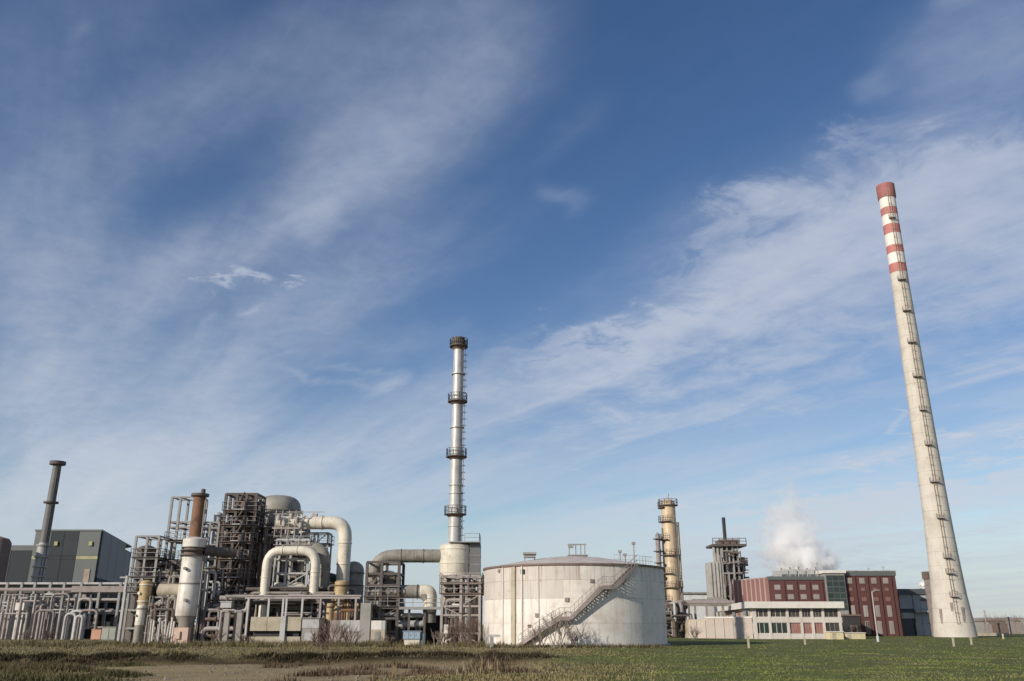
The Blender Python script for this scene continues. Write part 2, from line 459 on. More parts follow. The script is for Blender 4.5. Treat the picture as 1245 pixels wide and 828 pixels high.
def piping(name, label, x0, x1, y0, y1, z0, z1, n, mats, seed, rmin=.06, rmax=.22, vert=.5):
    """pipework of one process unit: right-angled runs with bends and flanges"""
    rnd = random.Random(seed)
    T = thing(name, label, 'pipework', ((x0 + x1) / 2, (y0 + y1) / 2, 0))
    for i in range(n):
        r = rnd.uniform(rmin, rmax) * (1 if rnd.random() < .8 else 1.5)
        p = [rnd.uniform(x0, x1), rnd.uniform(y0, y1), rnd.uniform(z0, z1)]
        pts = [tuple(p)]
        if rnd.random() < vert:
            ax = [2, 0, 2] if rnd.random() < .6 else [2, 0]
            if z0 < 1 and rnd.random() < .6: pts[0] = (p[0], p[1], 0.0); p[2] = 0
        else:
            ax = [0, 2, 0] if rnd.random() < .5 else [0, 1, 2]
        for k in ax:
            lo, hi = ((x0, x1), (y0, y1), (z0, z1))[k]
            for _ in range(8):
                t = rnd.uniform(lo, hi)
                if abs(t - p[k]) > max(.7, (hi - lo) * .15): break
            else:
                continue
            p[k] = t; pts.append(tuple(p))
        if len(pts) < 2: continue
        mb = MB().tube(pts, r, 8, fillet=r * 2.4)
        a, b = Vector(pts[0]), Vector(pts[1])
        d = (b - a).normalized()
        c = a + (b - a) * .5
        mb.tube([c - d * .06, c + d * .06], r * 1.6, 8)
        part('pipe', mb, rnd.choice(mats), T)
    return T

def vessel(name, label, cat, cx, cy, r, z0, z1, m, dome=.5, legs=True, seg=24, bands=(), bandm=None, group=None, man=True):
    T = thing(name, label, cat, (cx, cy, 0), group)
    prof = [(r * .55, z0 - dome * r * .6), (r * .9, z0 - dome * r * .25), (r, z0)] if z0 > .3 else [(r, 0)]
    prof += [(r, z1)] + [(r * math.cos(t), z1 + dome * r * math.sin(t)) for t in (.35, .7, 1.05, 1.35)] + [(0, z1 + dome * r)]
    part('shell', MB().lathe(prof, cx, cy, seg), m, T)
    if z0 > .3 and legs:
        part('skirt', MB().lathe([(r * .93, 0), (r * .93, z0 + .05)], cx, cy, seg), bandm or m, T)
    for zb in bands:
        part('ring', MB().lathe([(r * .98, zb - .08), (r + .09, zb - .08), (r + .09, zb + .08), (r * .98, zb + .08)], cx, cy, seg), bandm or m, T)
    if man:
        part('nozzle', MB().tube([(cx - r * .5, cy - r * .8, (z0 + z1) / 2), (cx - r * .62, cy - r * 1.2, (z0 + z1) / 2)], min(.3, r * .25), 12), bandm or m, T)
    return T

# ------------------------------------------------------------------ ground
def fbm(x, y, seed=0, oct=5):
    rs = np.random.RandomState(seed)
    out = np.zeros_like(x); amp = 1.0
    f = 1.0
    for o in range(oct):
        for k in range(4):
            a, ph = rs.uniform(0, 6.283, 2)
            ff = f * rs.uniform(.7, 1.3)
            out += amp / 4 * np.sin((x * math.cos(a) + y * math.sin(a)) * ff + ph + 1.3 * np.sin(ff * .6 * (x * math.sin(a) - y * math.cos(a)) + ph * 2))
        amp *= .55; f *= 2.03
    return out
def sst(v, a, b):
    t = np.clip((v - a) / (b - a), 0, 1)
    return t * t * (3 - 2 * t)
def track_zone(x, y):
    """1 on the sunken dirt track at the left, 0 on the field"""
    wob = fbm(x * .35, y * .35, 3, 4) * 1.1
    far = 1 - sst(y + wob * .45 + x * .02, 65.2, 66.0)
    right = 1 - sst(x + (66 - y) * .30 + wob * 1.8, 0.5, 4.5)
    return far * right
def height(x, y):
    h = fbm(x * .12, y * .12, 11, 4) * .05 + fbm(x * .35, y * .7, 14, 4) * .05 * (1 - sst(y, 80, 92))
    near = sst(-np.abs(y - 60), -60, -20)
    h = h + fbm(x * .9, y * .9, 12, 3) * .03 * near
    h = h - track_zone(x, y) * .50
    h = h + .12 * np.exp(-((y - 67.6) / 1.2) ** 2) * (1 - sst(x, 2, 12))
    calm = sst(y, 84, 92)
    return h * (1 - calm)

def ground():
    def axis(lo, hi, core_lo, core_hi, step, grow):
        a = list(np.arange(core_lo, core_hi, step))
        s = step; v = core_hi
        while v < hi: a.append(v); s *= grow; v += s
        a.append(hi)
        s = step; v = core_lo - step
        while v > lo: a.insert(0, v); s *= grow; v -= s
        a.insert(0, lo)
        return np.array(a)
    xs = axis(-6000, 6000, -50, 62, .45, 1.18)
    ys = axis(-600, 9000, 36, 95, .28, 1.16)
    gx, gy = np.meshgrid(xs, ys)
    gz = height(gx, gy)
    nx, ny = len(xs), len(ys)
    co = np.stack([gx, gy, gz], -1).reshape(-1, 3)
    idx = np.arange(nx * ny).reshape(ny, nx)
    fq = np.stack([idx[:-1, :-1], idx[:-1, 1:], idx[1:, 1:], idx[1:, :-1]], -1).reshape(-1, 4)
    me = bpy.data.meshes.new('ground')
    me.vertices.add(len(co)); me.vertices.foreach_set('co', co.ravel())
    me.loops.add(fq.size); me.loops.foreach_set('vertex_index', fq.ravel())
    me.polygons.add(len(fq)); me.polygons.foreach_set('loop_start', np.arange(len(fq)) * 4); me.polygons.foreach_set('loop_total', np.full(len(fq), 4))
    me.polygons.foreach_set('use_smooth', np.ones(len(fq), bool))
    me.update()
    # what grows or lies where: R = bare dirt of the track, G = green grass, B = dark strip along the bank edge
    tz = track_zone(gx, gy).ravel()
    green = green_share(gx, gy).ravel()
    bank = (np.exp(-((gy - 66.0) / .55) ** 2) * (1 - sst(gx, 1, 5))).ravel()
    ca = me.color_attributes.new('cover', 'FLOAT_COLOR', 'POINT')
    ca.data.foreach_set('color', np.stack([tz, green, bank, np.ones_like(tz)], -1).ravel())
    m = bpy.data.materials.new('field_ground'); m.use_nodes = True
    q = NT(m.node_tree)
    pos = q.n('ShaderNodeNewGeometry').outputs['Position']
    at = q.n('ShaderNodeAttribute', attribute_name='cover')
    sep = q.n('ShaderNodeSeparateColor', ins={0: at.outputs['Color']})
    a = q.noise(pos, .35, 8, .65); b = q.noise(pos, 3.0, 6, .6); c = q.noise(pos, .08, 5, .6)
    dry = q.mix(q.rng(a.outputs[0], .35, .65), (0.17, 0.135, 0.07), (0.25, 0.205, 0.115))
    grn = q.mix(q.rng(a.outputs[0], .35, .68), (0.104, 0.125, 0.034), (0.150, 0.163, 0.056))
    grn = q.mix(q.rng(b.outputs[0], .52, .72, 0, .6), grn, (0.13, 0.115, 0.06))
    grn = q.mix(q.rng(q.noise(pos, .9, 5, .65).outputs[0], .50, .64, 0, .5), grn, (0.055, 0.07, 0.022))
    grn = q.mix(q.rng(q.noise(pos, .11, 6, .68, .4).outputs[0], .48, .66, 0, .7), grn, (0.15, 0.13, 0.07))
    dirt = q.mix(q.rng(b.outputs[0], .35, .7), (0.29, 0.22, 0.115), (0.37, 0.30, 0.175))
    dirt = q.mix(q.rng(q.noise(pos, 9.0, 5, .7).outputs[0], .50, .70, 0, .6), dirt, (0.16, 0.13, 0.085))
    dirt = q.mix(q.rng(a.outputs[0], .50, .66, 0, .75), dirt, (0.18, 0.145, 0.085))
    base = q.mix(q.rng(q.m('ADD', sep.outputs[1], q.m('MULTIPLY', q.m('SUBTRACT', c.outputs[0], .5), .9)), .3, .7), dry, grn)
    base = q.mix(q.rng(q.m('ADD', sep.outputs[0], q.m('MULTIPLY', q.m('SUBTRACT', b.outputs[0], .5), .7)), .35, .65), base, dirt)
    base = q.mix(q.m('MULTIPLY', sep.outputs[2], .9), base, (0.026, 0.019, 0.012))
    bs = q.n('ShaderNodeBsdfPrincipled', ins={'Base Color': base, 'Roughness': .95})
    bs.inputs['Specular IOR Level'].default_value = .15
    hh = q.m('ADD', b.outputs[0], q.noise(pos, 14.0, 4).outputs[0])
    q.put(bs.inputs['Normal'], q.n('ShaderNodeBump', ins={'Strength': .9, 'Distance': .12, 'Height': hh}).outputs[0])
    q.n('ShaderNodeOutputMaterial', ins={0: bs.outputs[0]})
    me.materials.append(m)
    o = bpy.data.objects.new('ground', me); COL.objects.link(o)
    o['kind'] = 'structure'
def green_share(x, y):
    w = fbm(x * .18, y * .18, 21, 4)
    g = sst(x + w * 3.5 - (76 - y) * .02, -1.0, 8.0)
    beyond = sst(y, 66, 70) * (1 - sst(x, 3, 16))
    return np.clip(g - beyond * .55, 0, 1)

def grass_material(name, c0, c1, c2):
    m = bpy.data.materials.new(name); m.use_nodes = True
    q = NT(m.node_tree)
    pos = q.n('ShaderNodeNewGeometry').outputs['Position']
    isl = q.n('ShaderNodeNewGeometry').outputs['Random Per Island']
    mo = q.noise(pos, .9, 5, .65)
    c = q.mix(q.rng(q.noise(pos, .3, 5, .6).outputs[0], .38, .62), c0, c1)
    c = q.mix(q.rng(q.noise(pos, .11, 6, .68, .4).outputs[0], .48, .66, 0, .75), c, c2)
    c = q.mix(q.rng(mo.outputs[0], .50, .64, 0, .45), c, tuple(v * .55 for v in c0))
    c = q.mix(q.rng(isl, .72, 1.0, 0, .85), c, c2)
    bs = q.n('ShaderNodeBsdfPrincipled', ins={'Base Color': c, 'Roughness': .8})
    bs.inputs['Specular IOR Level'].default_value = .2
    q.n('ShaderNodeOutputMaterial', ins={0: bs.outputs[0]})
    return m
def blades(name, x, y, hgt, wid, m, seed, zoff=None, lean=.5):
    """tufts: every blade a bent strip of three triangles standing on the ground"""
    rs = np.random.RandomState(seed)
    n = len(x)
    z = height(x, y) - .02 if zoff is None else zoff
    a = rs.uniform(0, 6.283, n)
    la = rs.uniform(0, 6.283, n); ll = rs.uniform(.1, 1.0, n) * lean * hgt
    wx, wy = np.cos(a) * wid / 2, np.sin(a) * wid / 2
    p = np.zeros((n, 5, 3))
    p[:, 0] = np.stack([x - wx, y - wy, z], -1)
    p[:, 1] = np.stack([x + wx, y + wy, z], -1)
    mx, my = x + np.cos(la) * ll * .35, y + np.sin(la) * ll * .35
    p[:, 2] = np.stack([mx + wx * .8, my + wy * .8, z + hgt * .6], -1)
    p[:, 3] = np.stack([mx - wx * .8, my - wy * .8, z + hgt * .6], -1)
    p[:, 4] = np.stack([x + np.cos(la) * ll, y + np.sin(la) * ll, z + hgt], -1)
    me = bpy.data.meshes.new(name)
    me.vertices.add(n * 5); me.vertices.foreach_set('co', p.ravel())
    base = (np.arange(n) * 5)[:, None]
    loops = np.concatenate([base + np.array([0, 1, 2, 3]), base + np.array([3, 2, 4])], 1).ravel()
    me.loops.add(len(loops)); me.loops.foreach_set('vertex_index', loops)
    st = np.stack([np.arange(n) * 7, np.arange(n) * 7 + 4], 1).ravel()
    me.polygons.add(n * 2); me.polygons.foreach_set('loop_start', st); me.polygons.foreach_set('loop_total', np.tile([4, 3], n))
    me.update()
    me.materials.append(m)
    o = bpy.data.objects.new(name, me); COL.objects.link(o)
    o['kind'] = 'stuff'
    return o

def vegetation():
    rs = np.random.RandomState(5)
    def sample(n, ylo, yhi, spread=.63, pw=1.0):
        # even over the ground, thinning with distance
        k = rs.uniform(0, 1, n)
        y = 1 / (1 / ylo + (1 / yhi - 1 / ylo) * k ** pw)
        x = rs.uniform(-1, 1, n) * spread * y
        return x, y
    # green meadow grass
    x, y = sample(230000, 37, 172)
    cl = fbm(x * .8, y * .8, 31, 4)
    keep = (rs.uniform(0, 1, len(x)) < green_share(x, y) * (1.0) * np.clip(.34 + cl * .6, .04, 1)) & (track_zone(x, y) < .3) & ~in_footprint(x, y)
    x, y = x[keep], y[keep]
    h = rs.gamma(3, .012, len(x)) * (1 + .5 * np.clip(fbm(x * .5, y * .5, 33, 3), -1, 1)) + .02
    blades('green_grass', x, y, h, .035 + .0006 * y, grass_material('green_grass_blades', (0.114, 0.150, 0.028), (0.168, 0.192, 0.052), (0.20, 0.175, 0.095)), 1)
    # dry verge grass at the left and the rough strip before the plant
    x, y = sample(210000, 37, 150)
    cl = fbm(x * .7, y * .7, 41, 4)
    g = green_share(x, y)
    keep = (rs.uniform(0, 1, len(x)) < (1 - g) * np.clip(.55 + cl * .7, .05, 1)) & (track_zone(x, y) < .2) & ~in_footprint(x, y)
    x, y = x[keep], y[keep]
    h = rs.gamma(3, .024, len(x)) * (1 + .7 * np.clip(fbm(x * .4, y * .4, 43, 3), -1, 1)) + .03
    blades('dry_grass', x, y, h, .035 + .0006 * y, grass_material('dry_grass_blades', (0.18, 0.145, 0.068), (0.25, 0.205, 0.11), (0.12, 0.125, 0.046)), 2)
    # clumps of weeds on the dirt track
    def clumps(name, spots, per, hh, m, seed, spread):
        r2 = np.random.RandomState(seed)
        X_, Y_, H_ = [], [], []
        for (cx, cy, rx, ry, k) in spots:
            n = int(per * k)
            px, py = r2.normal(0, .5, n), r2.normal(0, .5, n)
            X_.append(cx + px * rx); Y_.append(cy + py * ry)
            H_.append(hh * k ** .35 * r2.uniform(.35, 1.1, n) * np.exp(-(px ** 2 + py ** 2) * .9))
        X_, Y_, H_ = map(np.concatenate, (X_, Y_, H_))
        ok = ~in_footprint(X_, Y_)
        X_, Y_, H_ = X_[ok], Y_[ok], H_[ok]
        return blades(name, X_, Y_, H_ + .04, np.full(len(X_), .05), m, seed, lean=spread)
    def spot(px, py, rx, ry, k):
        y = -EYE / (ray(px, py)[2] / ray(px, py)[1]) * 1.12
        return (X(px, py, y), y, rx, ry, k)
    dg = grass_material('dark_weed_leaves', (0.075, 0.076, 0.030), (0.115, 0.105, 0.046), (0.17, 0.13, 0.07))
    clumps('dark_weeds', [spot(20, 822, 3.5, 2.5, 2.5), spot(70, 812, 3, 2, 2.5), spot(75, 824, 3, 2, 1.8), spot(140, 818, 2, 1.5, 1.2), spot(0, 812, 2.5, 2, 1.5), spot(150, 806, 2.0, 1.2, .8)], 1300, .42, dg, 3, .6)
    br = grass_material('brown_dead_stalks', (0.125, 0.085, 0.055), (0.17, 0.125, 0.08), (0.07, 0.05, 0.03))
    rr = random.Random(8)
    sp = [spot(rr.uniform(330, 640), rr.uniform(804, 828), rr.uniform(.7, 2.2), rr.uniform(.4, 1.1), rr.uniform(.3, 1.1)) for _ in range(34)]
    sp += [spot(420, 815, 2.2, 1.2, 1.6), spot(480, 808, 2.0, .9, 1.4), spot(540, 818, 2.2, 1.2, 1.4), spot(590, 812, 1.0, .6, 1.4), spot(600, 800, .6, .5, 1.2)]
    clumps('dead_stalks', sp, 230, .42, br, 4, .45)
    tall = [spot(px, py, .25, .25, .25) for px, py in ((558, 826), (575, 822), (588, 827), (597, 818), (603, 827), (566, 815), (480, 822), (455, 826))]
    clumps('tall_dead_stalks', tall, 160, 1.5, grass_material('pale_dead_stalks', (0.26, 0.19, 0.115), (0.30, 0.235, 0.15), (0.16, 0.115, 0.07)), 14, .3)
    r3 = np.random.RandomState(15); st = MB()
    for _ in range(600):
        y = 1 / (1 / 40 + (1 / 65 - 1 / 40) * r3.uniform()); x = r3.uniform(-.45, .02) * y
        if track_zone(np.array([x]), np.array([y]))[0] < .7: continue
        z = float(height(np.array([x]), np.array([y]))[0]); k = r3.gamma(2, .022) + .03
        t = [r3.uniform(.6, 1.2, 3) * k for _ in range(6)]
        vs = [(x + k * r3.uniform(.7, 1.3), y, z), (x, y + k * r3.uniform(.7, 1.3), z), (x - k * r3.uniform(.7, 1.3), y, z), (x, y - k * r3.uniform(.7, 1.3), z), (x + k * r3.uniform(-.3, .3), y + k * r3.uniform(-.3, .3), z + k * r3.uniform(.5, 1.0))]
        st.add(vs, [(0, 1, 4), (1, 2, 4), (2, 3, 4), (3, 0, 4)])
    o = part('track_stones', st, mat('track_stone', (0.21, 0.18, 0.135), .9, dirt=(.14, .12, .09), amt=.6, scale=3)); o['kind'] = 'stuff'
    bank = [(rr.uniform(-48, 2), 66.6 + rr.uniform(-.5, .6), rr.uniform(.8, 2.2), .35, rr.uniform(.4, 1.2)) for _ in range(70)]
    clumps('bank_weeds', bank, 240, .42, grass_material('bank_weed_leaves', (0.030, 0.024, 0.013), (0.050, 0.040, 0.021), (0.10, 0.08, 0.045)), 6, .6)  # dark row of blades along the bank edge
    # rough weeds along the foot of the plant and of the big tank
    foot = [(rr.uniform(-75, 6), rr.uniform(93, 112), rr.uniform(1, 3), .8, rr.uniform(.5, 1.6)) for _ in range(120)]
    foot += [(X(px, 784, 95.2), 94.2, 1.2, .5, .7) for px in range(600, 800, 9)]
    clumps('foot_weeds', foot, 130, .7, grass_material('foot_weed_leaves', (0.11, 0.095, 0.045), (0.16, 0.135, 0.068), (0.20, 0.16, 0.09)), 7, .6)

# ------------------------------------------------------------------ big storage tank
TKX, TKY, TKR = X(698, 740, 107), 107.0, 10.85
TK_H = Z(685, TKY - TKR)
def in_footprint(x, y):
    return (np.hypot(x - TKX, y - TKY) < TKR + .25) | ((np.hypot(x - 83.9, y - 170) < 4.2))

def storage_tank():
    T = thing('storage_tank', 'large white weathered storage tank with a diagonal stairway on its wall', 'storage tank', (TKX, TKY, 0))
    cx, cy, r = TKX, TKY, TKR
    part('foundation', MB().lathe([(r + .35, 0), (r + .35, .18), (r - .3, .18)], cx, cy, 96), CG, T)
    zs = [.18, 2.45, 5.02, 6.95, TK_H]
    N = 18
    for i, (za, zb) in enumerate(zip(zs[:-1], zs[1:])):
        da = 2 * math.pi / N
        mb = MB().lathe([(r - .05, za), (r, za + .012), (r, zb - .012), (r - .05, zb)], 0, 0, 8, .0006, da - .0006)
        me = mb.mesh('plate')
        me.set_sharp_from_angle(angle=R_(30))
        me2 = me.copy()
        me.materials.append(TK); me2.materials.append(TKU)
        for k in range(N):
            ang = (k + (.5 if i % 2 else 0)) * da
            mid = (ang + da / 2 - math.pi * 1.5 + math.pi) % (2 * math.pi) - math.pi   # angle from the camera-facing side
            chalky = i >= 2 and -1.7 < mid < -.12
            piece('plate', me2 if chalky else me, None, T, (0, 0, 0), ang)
    part('roof', MB().lathe([(r + .02, TK_H), (r * .66, TK_H + .72), (r * .33, TK_H + 1.28), (.9, TK_H + 1.55), (0, TK_H + 1.58)], cx, cy, 72), ROOFC, T)
    part('rim', MB().lathe([(r + .003, TK_H - .16), (r + .16, TK_H - .16), (r + .16, TK_H + .05), (r - .1, TK_H + .05)], cx, cy, 96), BR, T)
    def at(px, rad=0.0, py=740):       # wall point seen at column px
        s = (px - 698) / 110.5
        t = math.asin(max(-1, min(1, s)))
        t0 = -math.pi / 2 + math.atan2(cx, cy) * -1
        a = t0 + t
        return Vector((cx + (r + rad) * math.cos(a), cy + (r + rad) * math.sin(a), 0)), a
    # cable duct and drain pipes down the wall
    for px, w, m_, nm in ((630, .62, CBG, 'cable_duct'), (640, .2, WHT, 'drain_pipe'), (617, .10, WHT, 'drain_pipe'), (659, .07, WHT, 'drain_pipe')):
        p, a = at(px, .08)
        t = Vector((-math.sin(a), math.cos(a), 0)); n = Vector((math.cos(a), math.sin(a), 0))
        if nm == 'cable_duct':
            mb = MB()
            pl = [p - t * w / 2 - n * .1, p + t * w / 2 - n * .1, p + t * w / 2 + n * .1, p - t * w / 2 + n * .1]
            mb.prism([(v.x, v.y) for v in pl], .2, TK_H - .2)
        else:
            mb = MB().tube([(p.x, p.y, .2), (p.x, p.y, TK_H - .17)], w / 2, 10)
        part(nm, mb, m_, T)
    # wall hatches and brackets
    for px, py, w, m_ in ((641, 695, .5, BLK), (718, 706, .35, MV), (690, 729, .42, MV), (657, 748, .4, MV), (648, 761, .3, BR), (612, 694, .35, MV)):
        p, a = at(px, .05); z = Z(py, p.y)
        t = Vector((-math.sin(a), math.cos(a), 0)) * w / 2; n = Vector((math.cos(a), math.sin(a), 0)) * .1
        pl = [p - t - n, p + t - n, p + t + n, p - t + n]
        part('hatch', MB().prism([(v.x, v.y) for v in pl], z - w / 2, z + w / 2), m_, T)
    # stairway: three flights and two landings hugging the wall
    S = part('stairway', MB().box(cx, cx + .01, cy, cy + .01, .3, .31), MV, T)
    keys = [(640, 784, 0), (683, 752, 0), (694, 749, 0), (728, 714, 0), (740, 711, 0), (766, 687, 0)]
    pts = []
    for px, py, _ in keys:
        p, a = at(px); y = p.y - .6
        pts.append((a, Z(py, y)))
    pts[0] = (pts[0][0], .1); pts[2] = (pts[2][0], pts[1][1]); pts[4] = (pts[4][0], pts[3][1]); pts[5] = (pts[5][0], TK_H - .05)
    RI, RO = r + .12, r + .78
    def pc(rad, a, z): return (cx + rad * math.cos(a), cy + rad * math.sin(a), z)
    frame = MB(); rail = MB()
    for (a0, z0), (a1, z1) in zip(pts[:-1], pts[1:]):
        flat = abs(z1 - z0) < .01
        n = max(2, int(abs(a1 - a0) / .035))
        for i in range(n):
            t0, t1 = i / n, (i + 1) / n
            for rad in (RI, RO):
                frame.bar(pc(rad, a0 + (a1 - a0) * t0, z0 + (z1 - z0) * t0), pc(rad, a0 + (a1 - a0) * t1, z0 + (z1 - z0) * t1), .06, .40)
            for hh in (.55, 1.1):
                rail.bar(pc(RO, a0 + (a1 - a0) * t0, z0 + (z1 - z0) * t0 + hh), pc(RO, a0 + (a1 - a0) * t1, z0 + (z1 - z0) * t1 + hh), .045)
            rail.bar(pc(RO, a0 + (a1 - a0) * t0, z0 + (z1 - z0) * t0), pc(RO, a0 + (a1 - a0) * t0, z0 + (z1 - z0) * t0 + 1.1), .045)
        if flat:
            part('landing', MB().lathe([(RI, z0), (RO, z0), (RO, z0 + .08), (RI, z0 + .08), (RI, z0)], cx, cy, 5, a0, a1, False), MV, S)
            frame.bar(pc(RO, (a0 + a1) / 2, z0), pc(r, (a0 + a1) / 2, z0 - .7), .08)
        else:
            k = max(3, int((z1 - z0) / .21))
            for i in range(k):
                t = (i + .5) / k
                a = a0 + (a1 - a0) * t; z = z0 + (z1 - z0) * t + .1
                h = abs(a1 - a0) / k * .56
                part('step', MB().lathe([(RI + .03, z - .2), (RO - .03, z - .2), (RO - .03, z + .05), (RI + .03, z + .05), (RI + .03, z - .2)], cx, cy, 1, a - h, a + h, False), MV, S)
        am, zm = (a0 + a1) / 2, (z0 + z1) / 2
        if zm > 1.2: frame.bar(pc(RO, am, zm - .1), pc(r, am, max(.3, zm - 1.0)), .09)
    part('stringer', frame, MV, S); part('handrail', rail, MV, S)
    # roof furniture
    def roofpt(px, py, Y): return X(px, py, Y), Y, Z(py, Y)
    g = part('roof_platform', MB().box(X(690, 670, 106), X(714, 670, 106), 105, 107.5, TK_H + 1.5, TK_H + 1.62), GR, T)
    mb = MB()
    for px in (692, 700, 706, 711): mb.bar((X(px, 665, 106), 106, TK_H + 1.6), (X(px, 665, 106), 106, Z(661, 106)), .12)
    mb.bar((X(690, 662, 106), 106, Z(662, 106)), (X(713, 662, 106), 106, Z(662, 106)), .14)
    mb.box(X(691, 664, 106), X(697, 664, 106), 105.7, 106.3, Z(666, 106), Z(661.5, 106))
    part('gauge_frame', mb, GR, T)
    mb = MB().box(X(637, 674, 103), X(651, 674, 103), 102.4, 103.6, Z(678, 103), Z(675.5, 103)).box(X(636, 674, 103), X(652, 674, 103), 102.2, 103.8, Z(674.5, 103), Z(672, 103))
    mb.bar((X(638, 674, 103), 103, TK_H + .4), (X(638, 674, 103), 103, Z(674.5, 103)), .12).bar((X(650, 674, 103), 103, TK_H + .4), (X(650, 674, 103), 103, Z(674.5, 103)), .12)
    part('vent_hood', mb, GR, T)
    for px, pt, pb, Y in ((754, 669, 685, 104), (771, 659, 686, 103), (760, 673, 686, 99.5)):
        part('vent_pipe', MB().tube([(X(px, 678, Y), Y, TK_H - .1), (X(px, 678, Y), Y, Z(pt, Y))], .07, 8).box(X(px, 678, Y) - .2, X(px, 678, Y) + .2, Y - .2, Y + .2, Z(pt + 3, Y), Z(pt, Y)), GR, T)
    a0, a1 = at(745)[1], at(792)[1]
    n = 12; rl = MB()
    for i in range(n):
        t0, t1 = a0 + (a1 - a0) * i / n, a0 + (a1 - a0) * (i + 1) / n
        for h in (.5, 1.0): rl.bar(pc(r - .1, t0, TK_H + h), pc(r - .1, t1, TK_H + h), .03)
        rl.bar(pc(r - .1, t0, TK_H), pc(r - .1, t0, TK_H + 1.0), .045)
    part('roof_railing', rl, LG, T)

# ------------------------------------------------------------------ tall steel stack on its reactor
def steel_stack():
    Y = 112.0
    cx = X(553, 650, Y)
    T = thing('steel_stack', 'tall slim steel stack with ring platforms rising from a cream reactor', 'stack', (cx, Y, 0))
    zb, zt = Z(660, Y), Z(411, Y)
    part('tube', MB().lathe([(.86, zb - 1), (.84, Z(620, Y)), (.74, Z(520, Y)), (.68, zt - 1.2)], cx, Y, 28), AL, T)
    part('cap', MB().lathe([(.6, zt - 1.25), (.98, zt - 1.15), (.98, zt - .35), (.82, zt - .3), (.82, zt), (.66, zt + .02), (.66, zt - .6), (0, zt - .6)], cx, Y, 28), DK, T)
    for k, py in enumerate((421, 488, 555, 625)):
        z = Z(py, Y)
        rp = 1.28 + .06 * k
        p = part('ring_platform', MB().lathe([(.66, z - .12), (rp, z - .12), (rp, z), (.66, z), (.66, z - .12)], cx, Y, 24, smooth=False), DK, T)
        pts = [(cx + (rp - .06) * math.cos(2 * math.pi * i / 14), Y + (rp - .06) * math.sin(2 * math.pi * i / 14)) for i in range(14)]
        part('railing', railing_mb(pts, z, 1.0, 2, .06, True), BR, p)
        part('bracket', MB().lathe([(.68, z - .6), (rp - .25, z - .125), (.68, z - .125)], cx, Y, 10, smooth=False), BR, p)
    for py in (455, 520, 590, 600, 640):
        z = Z(py, Y)
        part('flange', MB().lathe([(.68, z - .07), (.93, z - .07), (.93, z + .07), (.68, z + .07)], cx, Y, 28), AL, T)
    # caged ladder on the shaded side
    ld = MB()
    lx, ly = cx + .85, Y - .45
    for s in (-.2, .2): ld.bar((lx + s * .5, ly + s, zb), (lx + s * .5, ly + s, zt - .5), .06)
    for i in range(int((zt - zb) / .9)):
        z = zb + i * .9
        ld.bar((lx - .1, ly - .2, z), (lx + .1, ly + .2, z), .05)
        c = [(lx + .38 * math.cos(t), ly - .1 + .38 * math.sin(t), z) for t in (-2.4, -1.5, -.6, .3, 1.0)]
        for a, b in zip(c[:-1], c[1:]): ld.bar(a, b, .045)
    part('ladder', ld, DK, T)
    # reactor drum under the stack
    rx = X(554, 690, Y)
    R0 = M(19.5, 690, Y)
    V = thing('reactor', 'cream reactor drum carrying the tall slim steel stack', 'reactor', (rx, Y, 0))
    z1, z0 = Z(664, Y), Z(702, Y)
    part('shell', MB().lathe([(R0 * .7, z0 - 1.1), (R0, z0), (R0, z1), (R0 * .8, z1 + .25), (.8, z1 + .4)], rx, Y, 36), CR, V)
    part('skirt', MB().lathe([(R0 * .72, 0), (R0 * .86, z0 - .6)], rx, Y, 28), CBG, V)
    for py in (668, 685, 699):
        z = Z(py, Y)
        part('ring', MB().lathe([(R0 * .98, z - .07), (R0 + .07, z - .07), (R0 + .07, z + .07), (R0 * .98, z + .07)], rx, Y, 36), CR, V)
    zp = Z(661, Y)
    p = part('platform', MB().box(X(547, 661, Y), X(584, 661, Y), Y - 2.1, Y + 2, zp - .02, zp + .1), GR, V)
    part('railing', railing_mb([(X(566, 661, Y), Y - 2.05), (X(584, 661, Y) - .05, Y - 2.05), (X(584, 661, Y) - .05, Y + 1.95)], zp + .1, 1.0, 1.2, .06), GR, p)
    L = thing('lift_shaft', 'dark grey sheet-clad shaft beside the cream reactor drum', 'lift shaft', (X(577, 690, Y), Y, 0))
    x0, x1 = X(571, 690, Y), X(584, 690, Y)
    part('wall', MB().box(x0, x1, Y - 1.2, Y + 1.6, Z(711, Y), zp - .05), mat('shaft_cladding', (0.14, 0.145, 0.15), .6, amt=.4, streak=.4), L)
    for z in np.linspace(Z(709, Y), zp - .5, 5):
        part('panel_joint', MB().box(x0 - .03, x1 + .03, Y - 1.23, Y + 1.63, z, z + .1), GR, L)
    for xx in (x0 + .15, x1 - .15):
        for yy in (Y - 1, Y + 1.4):
            part('post', MB().box(xx - .13, xx + .13, yy - .13, yy + .13, 0, Z(711, Y)), GR, L)
    # support structure round the reactor
    xs = [X(p_, 745, 109) for p_ in (537, 560, 583)]
    lv = [Z(p_, 109) for p_ in (770, 748, 737, 723, 710, 700)]
    frame_tower('reactor_tower', 'brownish open steel frame under the cream reactor drum', 'steel frame', xs, [109, 115], lv, PG, floors=(3, 4), post=.30, beam=.22, braces=(('f', 0, 0), ('g', 2, 0), ('f', 3, 1), ('g', 0, 1), ('s', 1, 0)), mfloor=BR)
    piping('process_piping', 'brown and grey pipework tangled under the cream reactor', xs[0] + .3, xs[2] - .2, 109.2, 111.2, 0, lv[-1], 60, [MV, BR, PG, LG, DK, WC], 21, .07, .26)
